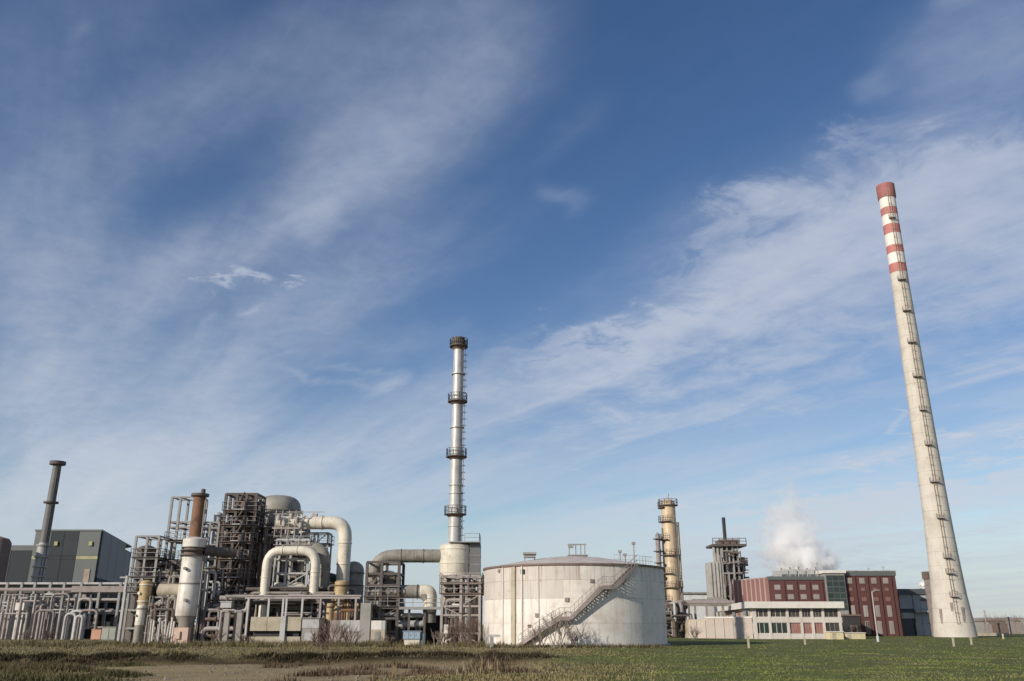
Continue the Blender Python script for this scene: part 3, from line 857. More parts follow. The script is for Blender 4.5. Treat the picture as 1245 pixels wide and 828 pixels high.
    solo('control_cabinet', MB().box(X(540, 765, 108.4), X(545, 765, 108.4), 108, 108.6, 1.3, 2.3).bar((X(542.5, 765, 108.4), 108.3, 0), (X(542.5, 765, 108.4), 108.3, 1.3), .12), WHT, 'small pale cabinet on a leg under the cream reactor', 'cabinet', (X(542.5, 765, 108.4), 108.3, 0))
    vessel('dark_vessel', 'dark drum standing in for the shaded recess beside the reactor frame', 'vessel', X(576, 735, 113.5), 113.5, 1.0, Z(757, 113.5), Z(722, 113.5), mat('dark_green_plate', (0.05, 0.055, 0.05), .6, amt=.4), .4, bands=(Z(724, 113.5),), bandm=DK)  # shade of the recess beside the frame, drawn as a dark drum

def duct(name, label, pts, r, m, fillet, flanges=(), mf=None):
    P = [Vector(p) for p in pts]
    T = thing(name, label, 'duct', tuple(P[0]))
    part('tube', MB().tube(pts, r, 20, fillet=fillet), m, T)
    for (i, t) in flanges:
        a, b = P[i], P[i + 1]
        d = (b - a).normalized(); c = a.lerp(b, t)
        part('flange', MB().tube([c - d * .07, c + d * .07], r * 1.10, 20), mf or m, T)
    # lapped cladding joints along the straight runs
    rnd = random.Random(int(P[0].x * 10))
    for i, (a, b) in enumerate(zip(P[:-1], P[1:])):
        L = (b - a).length; d = (b - a).normalized()
        t = .5 if i == 0 else min(fillet, L * .49) + .3
        end = L - .3 if i == len(P) - 2 else L - min(fillet, L * .49) - .2
        while t < end:
            c = a + d * t
            part('cladding_joint', MB().tube([c - d * .035, c + d * .035], r * 1.022, 20), m, T)
            t += rnd.uniform(.9, 1.4)
    return T

def centre_units():
    Y = 112
    # upper duct from the reactor to the left, dropping into the frame
    za = Z(676, Y)
    D1 = duct('flue_duct', 'long brownish flue duct running level from the reactor to the dark frame', [(X(540, 676, Y), Y, za), (X(455, 690, Y), Y, za), (X(455, 690, Y), Y, Z(742, Y))], .82, DA, 2.6, ((0, .04), (0, .3), (0, .62), (1, .55)), DA)
    zb = Z(719.5, Y - 1)
    duct('flue_duct', 'lower flue duct ending in a pale elbow beside the reactor frame', [(X(462, 720, Y - 1), Y - 1, zb), (X(523, 720, Y - 1), Y - 1, zb), (X(523, 720, Y - 1), Y - 1, Z(757, Y - 1))], .82, DA, 1.6, ((0, .35), (0, .75)), DK)
    part('elbow_cladding', MB().tube([(X(511, 720, Y - 1), Y - 1, zb), (X(523, 720, Y - 1), Y - 1, zb), (X(523, 720, Y - 1), Y - 1, Z(744, Y - 1))], .86, 20, fillet=1.6), CR, bpy.data.objects['flue_duct.001'])
    xs = [X(p, 730, 111) for p in (446, 464, 485)]
    lv = [Z(p, 111) for p in (768, 752, 739, 727, 712, 698, 684)]
    frame_tower('duct_tower', 'dark steel frame holding the drop of the long flue duct', 'steel frame', xs, [110, 114.5], lv, DK, floors=(2, 3), post=.34, beam=.26, braces=(('f', 5, 0), ('g', 4, 1), ('f', 2, 1), ('s', 5, 0)), mfloor=DK, mrail=GR)
    piping('process_piping', 'dark pipework packed into the frame under the long flue duct', xs[0], xs[2], 110.4, 114.2, 0, lv[-2], 45, [DK, DA, BR, GR, DA], 31, .09, .3)
    vessel('scrubber_vessel', 'dark upright scrubber inside the dark frame below the flue duct', 'vessel', X(470, 720, 113), 113, 1.3, Z(745, 113), Z(700, 113), DA, .5, bands=(Z(715, 113),), bandm=DK)
    # walkway bridge to the reactor
    x0, x1 = xs[2] + .25, X(536, 738, 110)
    zw = Z(741, 110)
    W = thing('walkway', 'grey steel walkway between the dark frame and the reactor frame', 'walkway', ((x0 + x1) / 2, 110, 0))
    d = part('deck', MB().box(x0, x1, 109.3, 110.8, zw, zw + .3), GR, W)
    part('railing', railing_mb([(x0, 109.35), (x1, 109.35)], zw + .3, 1.0, 1.6, .07), GR, d)
    for px in (497, 516): part('post', MB().box(X(px, 760, 110) - .13, X(px, 760, 110) + .13, 109.9, 110.2, 0, zw), DK, W)
    # horizontal drums below
    for k, (pt, pb, a, b, lab) in enumerate(((745.5, 751, 486, 514, 'thin pale drum lying just under the steel walkway'), (754.5, 763, 482, 517, 'wider grey drum lying under the thin pale drum'))):
        yy = 111.2
        zc, rr = Z((pt + pb) / 2, yy), M((pb - pt) / 2, 755, yy)
        T = thing('horizontal_drum', lab, 'drum', (X(500, 755, yy), yy, 0))
        xa, xb = X(a, 755, yy), X(b, 755, yy)
        part('shell', MB().tube([(xa, yy, zc), (xa + .3, yy, zc), (xb - .3, yy, zc), (xb, yy, zc)], [rr * .6, rr, rr, rr * .6], 20), (AL, LG)[k], T)
        for x in (xa + .7, xb - .7): part('saddle', MB().box(x - .12, x + .12, yy - rr * .7, yy + rr * .7, 0 if k else 0, zc - rr * .6), DK, T)
    # concrete pier, sheds and a pale blue cabin
    solo('concrete_pier', MB().box(X(437.5, 755, 108.5), X(450, 755, 108.5), 108.5, 110, 0, Z(733, 108.5)), CG, 'plain grey concrete pier left of the dark frame', 'pier', (X(444, 755, 108.5), 109, 0))
    T = thing('small_shed', 'small shed with white top panel beside the concrete pier', 'shed', (X(458, 770, 108.4), 108.8, 0))
    x0, x1 = X(450.4, 770, 108), X(467.5, 770, 108)
    zm = Z(765.5, 108)
    part('wall', MB().box(x0, x1, 108.2, 109.8, 0, zm - .01), CBG, T)
    part('panel', MB().box(x0, x0 + (x1 - x0) * .75 - .01, 108.2, 109.8, zm, Z(754.5, 108)), WHT, T)
    part('panel', MB().box(x0 + (x1 - x0) * .75 + .01, x1, 108.22, 109.8, zm, Z(754.5, 108)), LG, T)
    part('door', MB().box(x0 + .5, x0 + 1.2, 108.15, 108.25, .05, zm - .2), GR, T)
    B = thing('equipment_cabinet', 'low pale blue equipment cabinet on cream base under the drums', 'cabinet', (X(502, 778, 107.5), 107.8, 0))
    xa, xb = X(490, 778, 107.3), X(511, 778, 107.3)
    part('base', MB().box(xa + .15, xb - .1, 107.3, 108.9, 0, .62), CR, B)
    part('body', MB().box(xa, xb, 107.2, 109.0, .624, 1.5), BLU, B)
    part('lid', MB().prism([(xa - .06, 107.1), (xb + .06, 107.1), (xb + .06, 109.1), (xa - .06, 109.1)], 1.504, 1.58), BLU, B)
    for k in range(3):
        a = xa + (xb - xa) * k / 3
        d_ = part('door', MB().box(a + .04, a + (xb - xa) / 3 - .04, 107.16, 107.21, .68, 1.44), BLU, B)
        part('handle', MB().box(a + .12, a + .18, 107.12, 107.165, 1.0, 1.2), GR, d_)
    part('side_unit', MB().box(xb + .02, xb + .5, 107.4, 108.8, 0, 1.35), mat('dull_teal_paint', (0.10, 0.15, 0.17), .6, amt=.4), B)
    solo('back_wall', MB().box(X(467, 770, 118), X(536, 770, 118), 118, 118.4, 0, Z(748, 118)), mat('dark_shed_wall', (0.035, 0.035, 0.035), .8, amt=.3), 'dark sheet wall behind the drums and the blue cabinet', 'wall', (X(500, 770, 118), 118, 0))

# ------------------------------------------------------------------ main process unit (columns, towers, loops)
def main_unit():
    # white column with rusty stack
    Y = 114.0
    cx = X(231.5, 705, Y)
    T = thing('process_column', 'white clad process column topped by a rusty brown stack', 'column', (cx, Y, 0))
    r = M(12.8, 705, Y)
    zb, zt = Z(749, Y), Z(676, Y)
    part('shell', MB().lathe([(r * .97, zb), (r, zb + .1), (r, Z(709.5, Y)), (r * .97, Z(709, Y)), (r * .97, zt)], cx, Y, 32), WC, T)
    part('skirt', MB().lathe([(r * .8, 0), (r * .8, zb - .5), (r * .94, zb)], cx, Y, 32), DA, T)
    part('ring', MB().lathe([(r * .9, Z(710.5, Y)), (r + .06, Z(710.5, Y)), (r + .06, Z(709, Y)), (r * .9, Z(709, Y))], cx, Y, 32), DA, T)
    part('neck', MB().lathe([(r * .9, zt - .02), (r * .9, Z(665, Y))], cx, Y, 32), BR, T)
    part('platform', MB().lathe([(r * .85, zt), (r + .35, zt), (r + .35, zt + .12), (r * .85, zt + .12)], cx, Y, 28, smooth=False), DK, T)
    part('platform', MB().lathe([(r * .85, Z(670, Y)), (r + .3, Z(670, Y)), (r + .3, Z(669, Y)), (r * .85, Z(669, Y))], cx, Y, 28, smooth=False), DK, T)
    part('head', MB().lathe([(r * .9, Z(666, Y)), (r * 1.08, Z(665.5, Y)), (r * 1.08, Z(656, Y)), (r * .8, Z(654, Y)), (.7, Z(653, Y))], cx, Y, 32), WC, T)
    sx = X(239.5, 640, Y)
    part('rusty_stack', MB().lathe([(.84, Z(657, Y)), (.80, Z(630, Y)), (.78, Z(603, Y))], cx, Y, 24), RU, T)
    part('stack_flange', MB().lathe([(.7, Z(604, Y)), (1.15, Z(603.5, Y)), (1.15, Z(600.5, Y)), (.7, Z(600, Y))], cx, Y, 24, smooth=False), DK, T)
    part('vent_cap', MB().lathe([(.3, Z(600.6, Y)), (.3, Z(595, Y)), (0, Z(594, Y))], cx + .35, Y, 12), DK, T)
    part('stack_liner', MB().tube([(cx + .9, Y - .3, Z(657, Y)), (cx + .9, Y - .3, Z(604, Y))], .09, 8), GR, T)
    for dx, py in ((-.3, 692), (.2, 730)):
        part('nozzle', MB().tube([(cx + dx, Y - r * .9, Z(py, Y)), (cx + dx, Y - r - .35, Z(py, Y))], .2, 12), DA, T)
    part('ladder', MB().bar((cx + r + .2, Y - .5, .2), (cx + r + .2, Y - .5, zt), .08).bar((cx + r + .2, Y - .05, .2), (cx + r + .2, Y - .05, zt), .08), GR, T)
    duct('transfer_duct', 'dark duct crossing from the white column head to the dark tower', [(cx + r * .9, Y + .2, Z(669, Y)), (X(277, 671, Y), Y + 3, Z(671, Y))], .62, DK, 0, ((0, .3), (0, .7)))

    # light open frame behind the column
    xs = [X(p, 690, 120) for p in (199, 209.5, 233, 256)]
    lv = [Z(p, 120) for p in (752, 729, 706, 682, 658, 641, 634.5, 604.5)]
    frame_tower('open_tower', 'tall light grey open frame behind the white column', 'steel frame', xs[:3], [120, 123], lv, GR, floors=(3, 4), post=.30, beam=.22, braces=(('f', 2, 1), ('g', 3, 1), ('s', 4, 0)), mfloor=DK, mrail=GR)
    F2 = frame_tower('open_tower', 'lower grey frame joining the white column to the dark tower', 'steel frame', [X(238, 690, 121), X(250, 690, 121), X(261, 690, 121)], [121, 124], [Z(p, 121) for p in (745, 720, 700, 680, 662, 642, 635)], GR, floors=(2, 3), post=.26, beam=.2, braces=(('f', 3, 0), ('g', 2, 1)), mfloor=DK)
    vessel('slim_column', 'slim grey column with domed top left of the dark tower', 'column', X(259, 690, 124), 124, M(5.5, 690, 124), Z(740, 124), Z(627, 124), AL, .8, bands=tuple(Z(p, 124) for p in (640, 670, 700)), bandm=GR)
    piping('process_piping', 'pipework standing between the white column and dark tower', X(243, 720, 119), X(272, 720, 119), 116.5, 120.5, 0, Z(690, 119), 40, [DK, DK, GR, BLK, LG], 12, .07, .2, .8)
    for i, (px, a, b) in enumerate(((247, 705, 775), (251.5, 703, 778), (262, 696, 728), (266, 700, 780))):
        pass
    # left frame with dome and tan vessel
    xs = [X(p, 715, 116) for p in (157.5, 171.5, 186, 200)]
    lv = [Z(p, 116) for p in (764, 742, 721, 702.5, 679, 652)]
    frame_tower('deck_tower', 'grey frame with two dark decks at the left end of the plant', 'steel frame', xs[:3], [116, 120.5], lv, GR, floors=(2, 3, 4), post=.28, beam=.22, rails=True, braces=(('f', 3, 0), ('g', 0, 1)), mfloor=DK, mrail=GR)
    frame_tower('deck_tower', 'low brown frame between the left deck frame and white column', 'steel frame', [xs[2] + 1.2, X(203, 715, 118), X(217, 715, 118)], [118, 121.5], [Z(p, 118) for p in (762, 744, 728, 708, 694, 683)], MV, floors=(3, 4), post=.26, beam=.22, braces=(('f', 3, 0), ('g', 4, 1), ('f', 5, 0), ('f', 1, 1)), mfloor=BR, mrail=MV)
    zt = lv[4] + .2
    vessel('dome_vessel', 'small dark domed drum on the upper deck of left frame', 'vessel', X(178, 672, 118), 118, M(11.5, 672, 118), zt + .9, Z(669, 118), BR, .5, bands=(zt + 1.2,), bandm=DK, man=False)
    vessel('tan_vessel', 'tan upright vessel with cream foot under the left deck frame', 'vessel', X(176, 725, 115), 115, M(7.2, 725, 115), Z(735, 115), Z(708, 115), TN, .4, bands=(Z(711, 115), Z(731, 115)), bandm=CR)
    vessel('cream_vessel', 'short cream drum standing left of the tan vessel foot', 'vessel', X(171, 748, 114.3), 114.3, M(5.5, 748, 114), Z(760, 114.3), Z(737, 114.3), CR, .4, bands=(Z(740, 114.3),), bandm=DA)
    yy = 116
    H = thing('horizontal_drum', 'beige drum lying level just left of the white column', 'drum', (X(206, 719, yy), yy, 0))
    rr = M(8.5, 719, yy); zc = Z(718.5, yy)
    part('shell', MB().tube([(X(192, 719, yy), yy, zc), (X(194, 719, yy), yy, zc), (X(222, 719, yy), yy, zc), (X(224, 719, yy), yy, zc)], [rr * .7, rr, rr, rr * .7], 24), CBG, H)
    for px in (197, 216): part('saddle', MB().box(X(px, 740, yy) - .15, X(px, 740, yy) + .15, yy - .6, yy + .6, 0, zc - rr * .8), DK, H)
    piping('process_piping', 'brown pipes cluttering the decks of the left frame', xs[0], X(221, 715, 117), 116.4, 120.2, Z(757, 117), Z(683, 117), 75, [BR, MV, DK, DA, GR, MV], 14, .06, .22, .45)
    P = thing('pipe_bank', 'row of pale upright pipes left of the white column foot', 'pipe bank', (X(199, 764, 113), 113, 0))
    rnd = random.Random(4)
    for i in range(9):
        x = X(184.5 + i * 3.4, 764, 113)
        part('pipe', MB().tube([(x, 113 + rnd.uniform(-.4, .4), 0), (x, 113 + rnd.uniform(-.4, .4), Z(752 + rnd.uniform(-2, 6), 113))], .13, 10), rnd.choice([WC, LG, WC, CR]), P)
    part('header', MB().tube([(X(182, 752, 113), 113.1, Z(757, 113)), (X(215, 752, 113), 113.1, Z(757, 113))], .16, 10), DK, P)
    solo('pump_housing', MB().box(X(213, 768, 112.4), X(230, 768, 112.4), 112, 113, .2, Z(763, 112.4)).box(X(212, 768, 112.4), X(231, 768, 112.4), 111.9, 113.1, 0, .2).box(X(216, 768, 112.4), X(221, 768, 112.4), 111.8, 112, .6, 1.5), mat('pinkish_paint', (0.52, 0.36, 0.29), .7, dirt=(.6, .5, .4), amt=.5), 'pinkish pump housing at the foot of the white column', 'pump', (X(221, 768, 112.4), 112.5, 0))

    piping('process_piping', 'dark pipe runs low in front of the rusty stair tower', X(250, 750, 116), X(312, 750, 116), 114, 119, 0, Z(722, 116), 60, [DK, BR, DK, MV, GR, PG], 57, .06, .2, .6)
    piping('process_piping', 'pale and brown pipes between tan vessel and white column', X(183, 740, 115), X(216, 740, 115), 114, 116, 0, Z(722, 115), 36, [DK, BR, PG, MV, CR, DA], 58, .06, .2, .55)
    # dark tower with stair landings
    Y = 120
    xs = [X(p, 690, Y) for p in (266, 280, 292, 304)]
    lv = [Z(p, Y) for p in (764, 745, 725, 704, 681, 660, 640, 622, 600.5)]
    D = frame_tower('dark_tower', 'tall dark rusty stair tower left of the domed silo', 'steel tower', xs, [Y, Y + 2.0, Y + 4.0], lv, DK, floors=(2, 3, 4, 5, 6, 7), post=.36, beam=.28, braces=(('f', 8, 2), ('g', 7, 0), ('f', 6, 0), ('g', 5, 2), ('f', 4, 0), ('g', 3, 0), ('f', 2, 2), ('s', 3, 0), ('s', 5, 0), ('s', 7, 0)), mfloor=BR, mrail=MV)
    for i, z in enumerate(lv[1:8]):
        p = part('landing', MB().box(xs[1] + .05, xs[2] + .1, Y - 1.3, Y - .2, z + .12, z + .24), LG, D)
        z2 = lv[i + 2]
        part('stair_flight', MB().bar((xs[1] + .2, Y - .9, z + .25), (xs[2] - .1, Y - .9, z2 + .1), .5, .12), BR, p)
        part('railing', railing_mb([(xs[1] + .05, Y - 1.25), (xs[2] + .1, Y - 1.25)], z + .24, 1.0, 1.0, .06), MV, p)
    rnd = random.Random(3)
    for i, z in enumerate(lv[2:8]):
        part('equipment_box', MB().box(xs[0] + .5 + rnd.random(), xs[0] + 2.6 + rnd.random(), Y + 1.2, Y + 3.2, z + .25, z + .25 + rnd.uniform(1.1, 1.7)), BR, D)
        part('back_sheet', MB().box(xs[1], xs[3], Y + 4.2, Y + 4.3, z + .2, z + 2.0), DK, D)
    piping('process_piping', 'dark pipes threaded through the rusty stair tower', xs[0], xs[3], Y + .3, Y + 3.6, 0, lv[-2], 60, [DK, BR, DK, MV, GR], 17, .07, .22, .6)
    for px in (275, 290.5):
        solo('concrete_post', MB().box(X(px - 3, 765, 113), X(px + 3, 765, 113), 112.7, 113.3, 0, Z(744, 113)).box(X(px - 4, 745, 113), X(px + 4, 745, 113), 112.6, 113.4, Z(744, 113) + .003, Z(742, 113)), CG, 'grey concrete post before the dark tower, %s' % ('the one nearer the white column' if px < 280 else 'the one nearer the beige wall'), 'post', (X(px, 765, 113), 113, 0), 'concrete posts before the dark tower')
    yy = 114.5
    S = solo('valve_box', MB().box(X(270, 735, yy), X(283, 735, yy), yy - .6, yy + .6, Z(739, yy), Z(732, yy)).box(X(269, 735, yy), X(284, 735, yy), yy - .7, yy + .7, Z(732, yy), Z(731, yy)).bar((X(276, 735, yy), yy, 0), (X(276, 735, yy), yy, Z(739, yy)), .3), LG, 'pale valve box above the concrete posts', 'valve box', (X(276, 735, yy), yy, 0))

    # domed silo
    Y = 130
    cx = X(337, 640, Y); r = M(26.5, 640, Y)
    S = thing('domed_silo', 'big grey domed silo behind the dark stair tower', 'silo', (cx, Y, 0))
    z1 = Z(620, Y); zd = Z(603, Y)
    pr = [(r, 0), (r, z1)] + [(r * max(0.0, math.cos(t)) ** .62, z1 + (zd - z1) * math.sin(t) ** .85) for t in np.linspace(.12, math.pi / 2, 11)]
    part('shell', MB().lathe(pr, cx, Y, 48), mat('silo_plate', (0.27, 0.255, 0.22), .6, dirt=(.12, .11, .09), amt=.6, streak=.5), S)
    for py in (622, 640, 662, 684, 706):
        z = Z(py, Y)
        part('ring', MB().lathe([(r * .99, z - .12), (r + .25, z - .12), (r + .25, z + .1), (r * .99, z + .1)], cx, Y, 48, smooth=False), DA, S)
    zz = Z(642, Y - 2)
    frame_tower('silo_tower', 'weathered frame with decks in front of the domed silo', 'steel frame', [X(p, 690, 123) for p in (320, 333, 349, 362)], [123.2, 126], [Z(p, 123) for p in (752, 731, 708, 690, 668, 655, 640)], MV, floors=(3, 4, 5, 6), post=.3, beam=.26, braces=(('f', 5, 0), ('g', 5, 1), ('f', 4, 2), ('g', 4, 0), ('f', 6, 0), ('g', 6, 2), ('f', 3, 1)), mfloor=DK, mrail=MV)
    piping('process_piping', 'mixed pipework between the domed silo and the cream pipe loops', X(318, 690, 124), X(372, 690, 124), 121.5, 125.8, Z(745, 124), Z(640, 124), 85, [DK, MV, BR, DA, GR, LG, CR], 19, .08, .28, .45)

    # big cream overhead pipe, turning down at the right
    Y = 119
    zt = Z(635.5, Y); rr = M(8.0, 650, Y)
    xr = X(419, 665, Y)
    L = duct('cream_pipe', 'thick cream overhead pipe turning straight down at its right end', [(X(336, 638, Y), Y, zt), (xr, Y, zt), (xr, Y, Z(708, Y))], rr, CR, 2.0, ((0, .08), (0, .4), (0, .66), (1, .35), (1, .7)), CR)
    mb = MB()
    for px, py in ((350, 628), (362, 626), (372, 627), (382, 624), (391, 626)):
        x = X(px, py, Y); mb.bar((x, Y, zt + rr * .8), (x, Y, Z(py, Y)), .12)
    mb.bar((X(348, 629, Y), Y, zt + rr + .55), (X(394, 627, Y), Y, zt + rr + .55), .1)
    mb.box(X(380, 625, Y), X(386, 625, Y), Y - .4, Y + .4, zt + rr * .9, zt + rr + .3)
    for px, dz in ((342, .5), (349, -.3), (357, .7), (364, .1), (369, -.5)):
        mb.tube([(X(px, 640, Y), Y - 1.6, zt + dz - .35), (X(px, 640, Y), Y - 1.6, zt + dz + .35)], .28, 10)
        mb.tube([(X(px, 640, Y), Y - 1.6, zt + dz), (X(px + 6, 640, Y), Y - 1.5, zt + dz)], .12, 8)
    for px in (338, 346, 354, 362, 370): mb.bar((X(px, 640, Y), Y - 1.5, zt - 2.2), (X(px, 640, Y), Y - 1.5, zt + 1.5), .1)
    mb.bar((X(335, 640, Y), Y - 1.5, zt + 1.0), (X(372, 640, Y), Y - 1.5, zt + 1.0), .1).bar((X(335, 640, Y), Y - 1.5, zt - .9), (X(376, 640, Y), Y - 1.5, zt - .9), .16)
    part('valve_rack', mb, PG, L)
    # hanger frame under it
    frame_tower('pipe_hanger', 'light hanger frame below the thick cream overhead pipe', 'steel frame', [X(p, 680, 120.5) for p in (366, 380, 397)], [120.5, 123], [Z(p, 120.5) for p in (751, 729, 712, 695, 678, 662, 648)], GR, floors=(5,), post=.2, beam=.2, braces=(('f', 6, 1),), mrail=LG)
    # inverted-U cream loop
    Y = 116
    zt = Z(669.5, Y); rr = M(7.2, 690, Y)
    xl, xr = X(323, 705, Y), X(383.5, 692, Y)
    U = duct('cream_pipe', 'cream pipe loop bent like an upside-down U in front of the silo frame', [(xl, Y, Z(752, Y)), (xl, Y, zt), (xr, Y, zt), (xr, Y, Z(722, Y))], rr * .78, CR, 2.0, ((0, .35), (0, .6), (1, .3), (1, .6), (2, .5)), CR)
    duct('cream_pipe', 'second cream pipe dropping close behind the right leg of the U loop', [(X(356, 668, Y + 2), Y + 2, zt + .6), (xr + .75, Y + 2, zt + .6), (xr + .75, Y + 2, Z(718, Y))], rr, DA, 2.2, ((0, .4), (1, .5)), DA)
    xs = [X(p, 700, 117.5) for p in (333, 347, 373)]
    frame_tower('pipe_support', 'pale support frame inside the upside-down U pipe loop', 'steel frame', xs, [117.5, 119.5], [Z(p, 117.5) for p in (752, 726, 713, 697, 680, 664, 656)], LG, floors=(5,), post=.26, beam=.22, braces=(('f', 3, 1),), mfloor=MV, mrail=LG)
    H = thing('horizontal_drum', 'cream drum lying in the support frame of the pipe loop', 'drum', (X(352, 713, 118.4), 118.4, 0))
    zc = Z(714, 118.4)
    part('shell', MB().tube([(X(330, 714, 118), 118.4, zc), (X(333, 714, 118), 118.4, zc), (X(366, 714, 118), 118.4, zc), (X(369, 714, 118), 118.4, zc)], [.4, .62, .62, .4], 20), CR, H)
    part('saddle', MB().box(X(340, 714, 118) - .15, X(340, 714, 118) + .15, 118, 118.8, 0, zc - .4), DK, H)
    part('saddle', MB().box(X(360, 714, 118) - .15, X(360, 714, 118) + .15, 118, 118.8, 0, zc - .4), DK, H)
    piping('process_piping', 'assorted pipes crowded under the upside-down U pipe loop', X(300, 720, 118), X(436, 720, 118), 115.5, 121.5, 0, Z(712, 118), 120, [DK, BR, DA, MV, GR, DK], 23, .08, .3, .5)
    # front walkway on posts
    Y = 113
    x0, x1 = X(298, 727, Y), X(438, 727, Y)
    zw = Z(727, Y)
    W = thing('pipe_bridge', 'long grey pipe bridge on posts before the pipe loops', 'pipe bridge', ((x0 + x1) / 2, Y, 0))
    part('girder', MB().box(x0, x1, Y - .1, Y + .1, zw - .1, zw + .12), PG, W)
    part('girder', MB().box(x0, x1, Y + 1.5, Y + 1.7, zw - .1, zw + .12), PG, W)
    part('pipe', MB().tube([(x0, Y + .6, zw + .27), (x1, Y + .6, zw + .27)], .13, 10), PG, W)
    part('pipe', MB().tube([(x0, Y + 1.15, zw + .25), (x1, Y + 1.15, zw + .25)], .11, 10), DA, W)
    for px in (301, 326, 343.5, 347.5, 367, 389, 411, 432):
        x = X(px, 745, Y)
        part('post', MB().box(x - .12, x + .12, Y - .12, Y + .12, 0, zw - .1), LG if px < 370 else PG, W)
        part('cross_beam', MB().box(x - .1, x + .1, Y + .15, Y + 1.5, zw - .05, zw + .12), MV, W)
    # low walls and boxes at the foot
    Y = 109
    x0, xm, x1 = X(304, 765, Y), X(344, 765, Y), X(365.5, 765, Y)
    B = thing('beige_basin', 'low beige concrete basin with a dark slot along it', 'basin', ((x0 + x1) / 2, Y, 0))
    za, zb, zc = Z(774, Y), Z(767, Y), Z(750, Y)
    part('base', MB().box(x0, x1, Y, Y + 3.4, 0, za), CBG, B)
    part('recess', MB().box(x0 + .3, x1 - .3, Y + .5, Y + 3.0, za, zb), BLK, B)
    for a, b in ((x0, (x0 + xm) / 2 - .02), ((x0 + xm) / 2 + .02, xm - .02), (xm + .02, x1)):
        part('panel', MB().box(a, b, Y - .03, Y + 3.4, zb, zc), CBG, B)
    part('pier', MB().box(xm - .3, xm + .3, Y - .25, Y - .04, 0, zc + .1), LG, B)
    G = thing('grey_shed', 'low grey shed with white panel right of the beige basin', 'shed', (X(377, 768, Y), Y + 1, 0))
    xa, xb = X(366.5, 768, Y), X(387, 768, Y)
    part('wall', MB().box(xa, xb, Y + .1, Y + 3, 0, Z(764, Y)), CG, G)
    part('panel', MB().box(xa, xb, Y + .05, Y + 3, Z(764, Y) + .005, Z(752, Y)), LG, G)
    part('hatch', MB().box(xa + .4, xb - .5, Y + .02, Y + .12, .4, 1.4), LG, G)
    part('roof', MB().box(xa - .1, xb + .1, Y - .1, Y + 3.1, Z(752, Y) + .004, Z(751, Y)), GR, G)
    G2 = thing('grey_shed', 'mauve-grey shed behind bare bushes left of concrete pier', 'shed', (X(420, 768, Y), Y + 1.5, 0))
    xa, xb = X(400, 768, Y + .5), X(437, 768, Y + .5)
    part('wall', MB().box(xa, xb, Y + .8, Y + 3.4, 0, Z(768, Y)), MV, G2)
    for i in range(3):
        a = xa + (xb - xa) * i / 3
        part('panel', MB().box(a + .02, a + (xb - xa) / 3 - .02, Y + .7, Y + 3.4, Z(768, Y) + .004, Z(754, Y)), LG if i else MV, G2)
    # tan and dark vessels
    vessel('tan_vessel', 'tan upright vessel below the drop of thick cream pipe', 'vessel', X(415, 722, 116), 116, M(8.5, 722, 116), Z(745, 116), Z(708, 116), TN, .3, bands=(Z(712, 116), Z(725, 116)), bandm=RU)
    vessel('tan_vessel', 'slim tan vessel at the front edge of the pipe bridge', 'vessel', X(401.5, 742, 112.2), 112.2, M(4.6, 742, 112), Z(756, 112.2), Z(735, 112.2), TN, .4, bands=(Z(738, 112.2),), bandm=RU)
    vessel('dark_vessel', 'dark domed vessel right of the thick cream pipe drop', 'vessel', X(429.5, 705, 121), 121, M(12.5, 705, 121), Z(735, 121), Z(694, 121), DA, .9, bands=(Z(697, 121), Z(712, 121)), bandm=DK)
    vessel('dark_vessel', 'smaller dark drum between the U loop and thick cream pipe', 'vessel', X(400, 712, 122), 122, M(12, 712, 122), Z(735, 122), Z(704, 122), mat('dark_green_plate', (0.05, 0.055, 0.05)), .6, bands=(Z(709, 122),), bandm=DK)
    RT = thing('rusty_manifold', 'rusty brown manifold of upright pipes right of the tan vessel', 'manifold', (X(425, 740, 113.8), 113.8, 0))
    rnd = random.Random(6)
    for i in range(7):
        x = X(416 + i * 3.1, 740, 114.6)
        part('pipe', MB().tube([(x, 114.9 + rnd.uniform(-.3, .3), 0), (x, 114.9, Z(730 + rnd.uniform(-2, 6), 114))], .15, 8), rnd.choice([RU, RU, TN, BR]), RT)
    part('header', MB().tube([(X(414, 740, 114.6), 114.9, Z(742, 114)), (X(437, 740, 114.6), 114.9, Z(742, 114))], .24, 10), RU, RT)

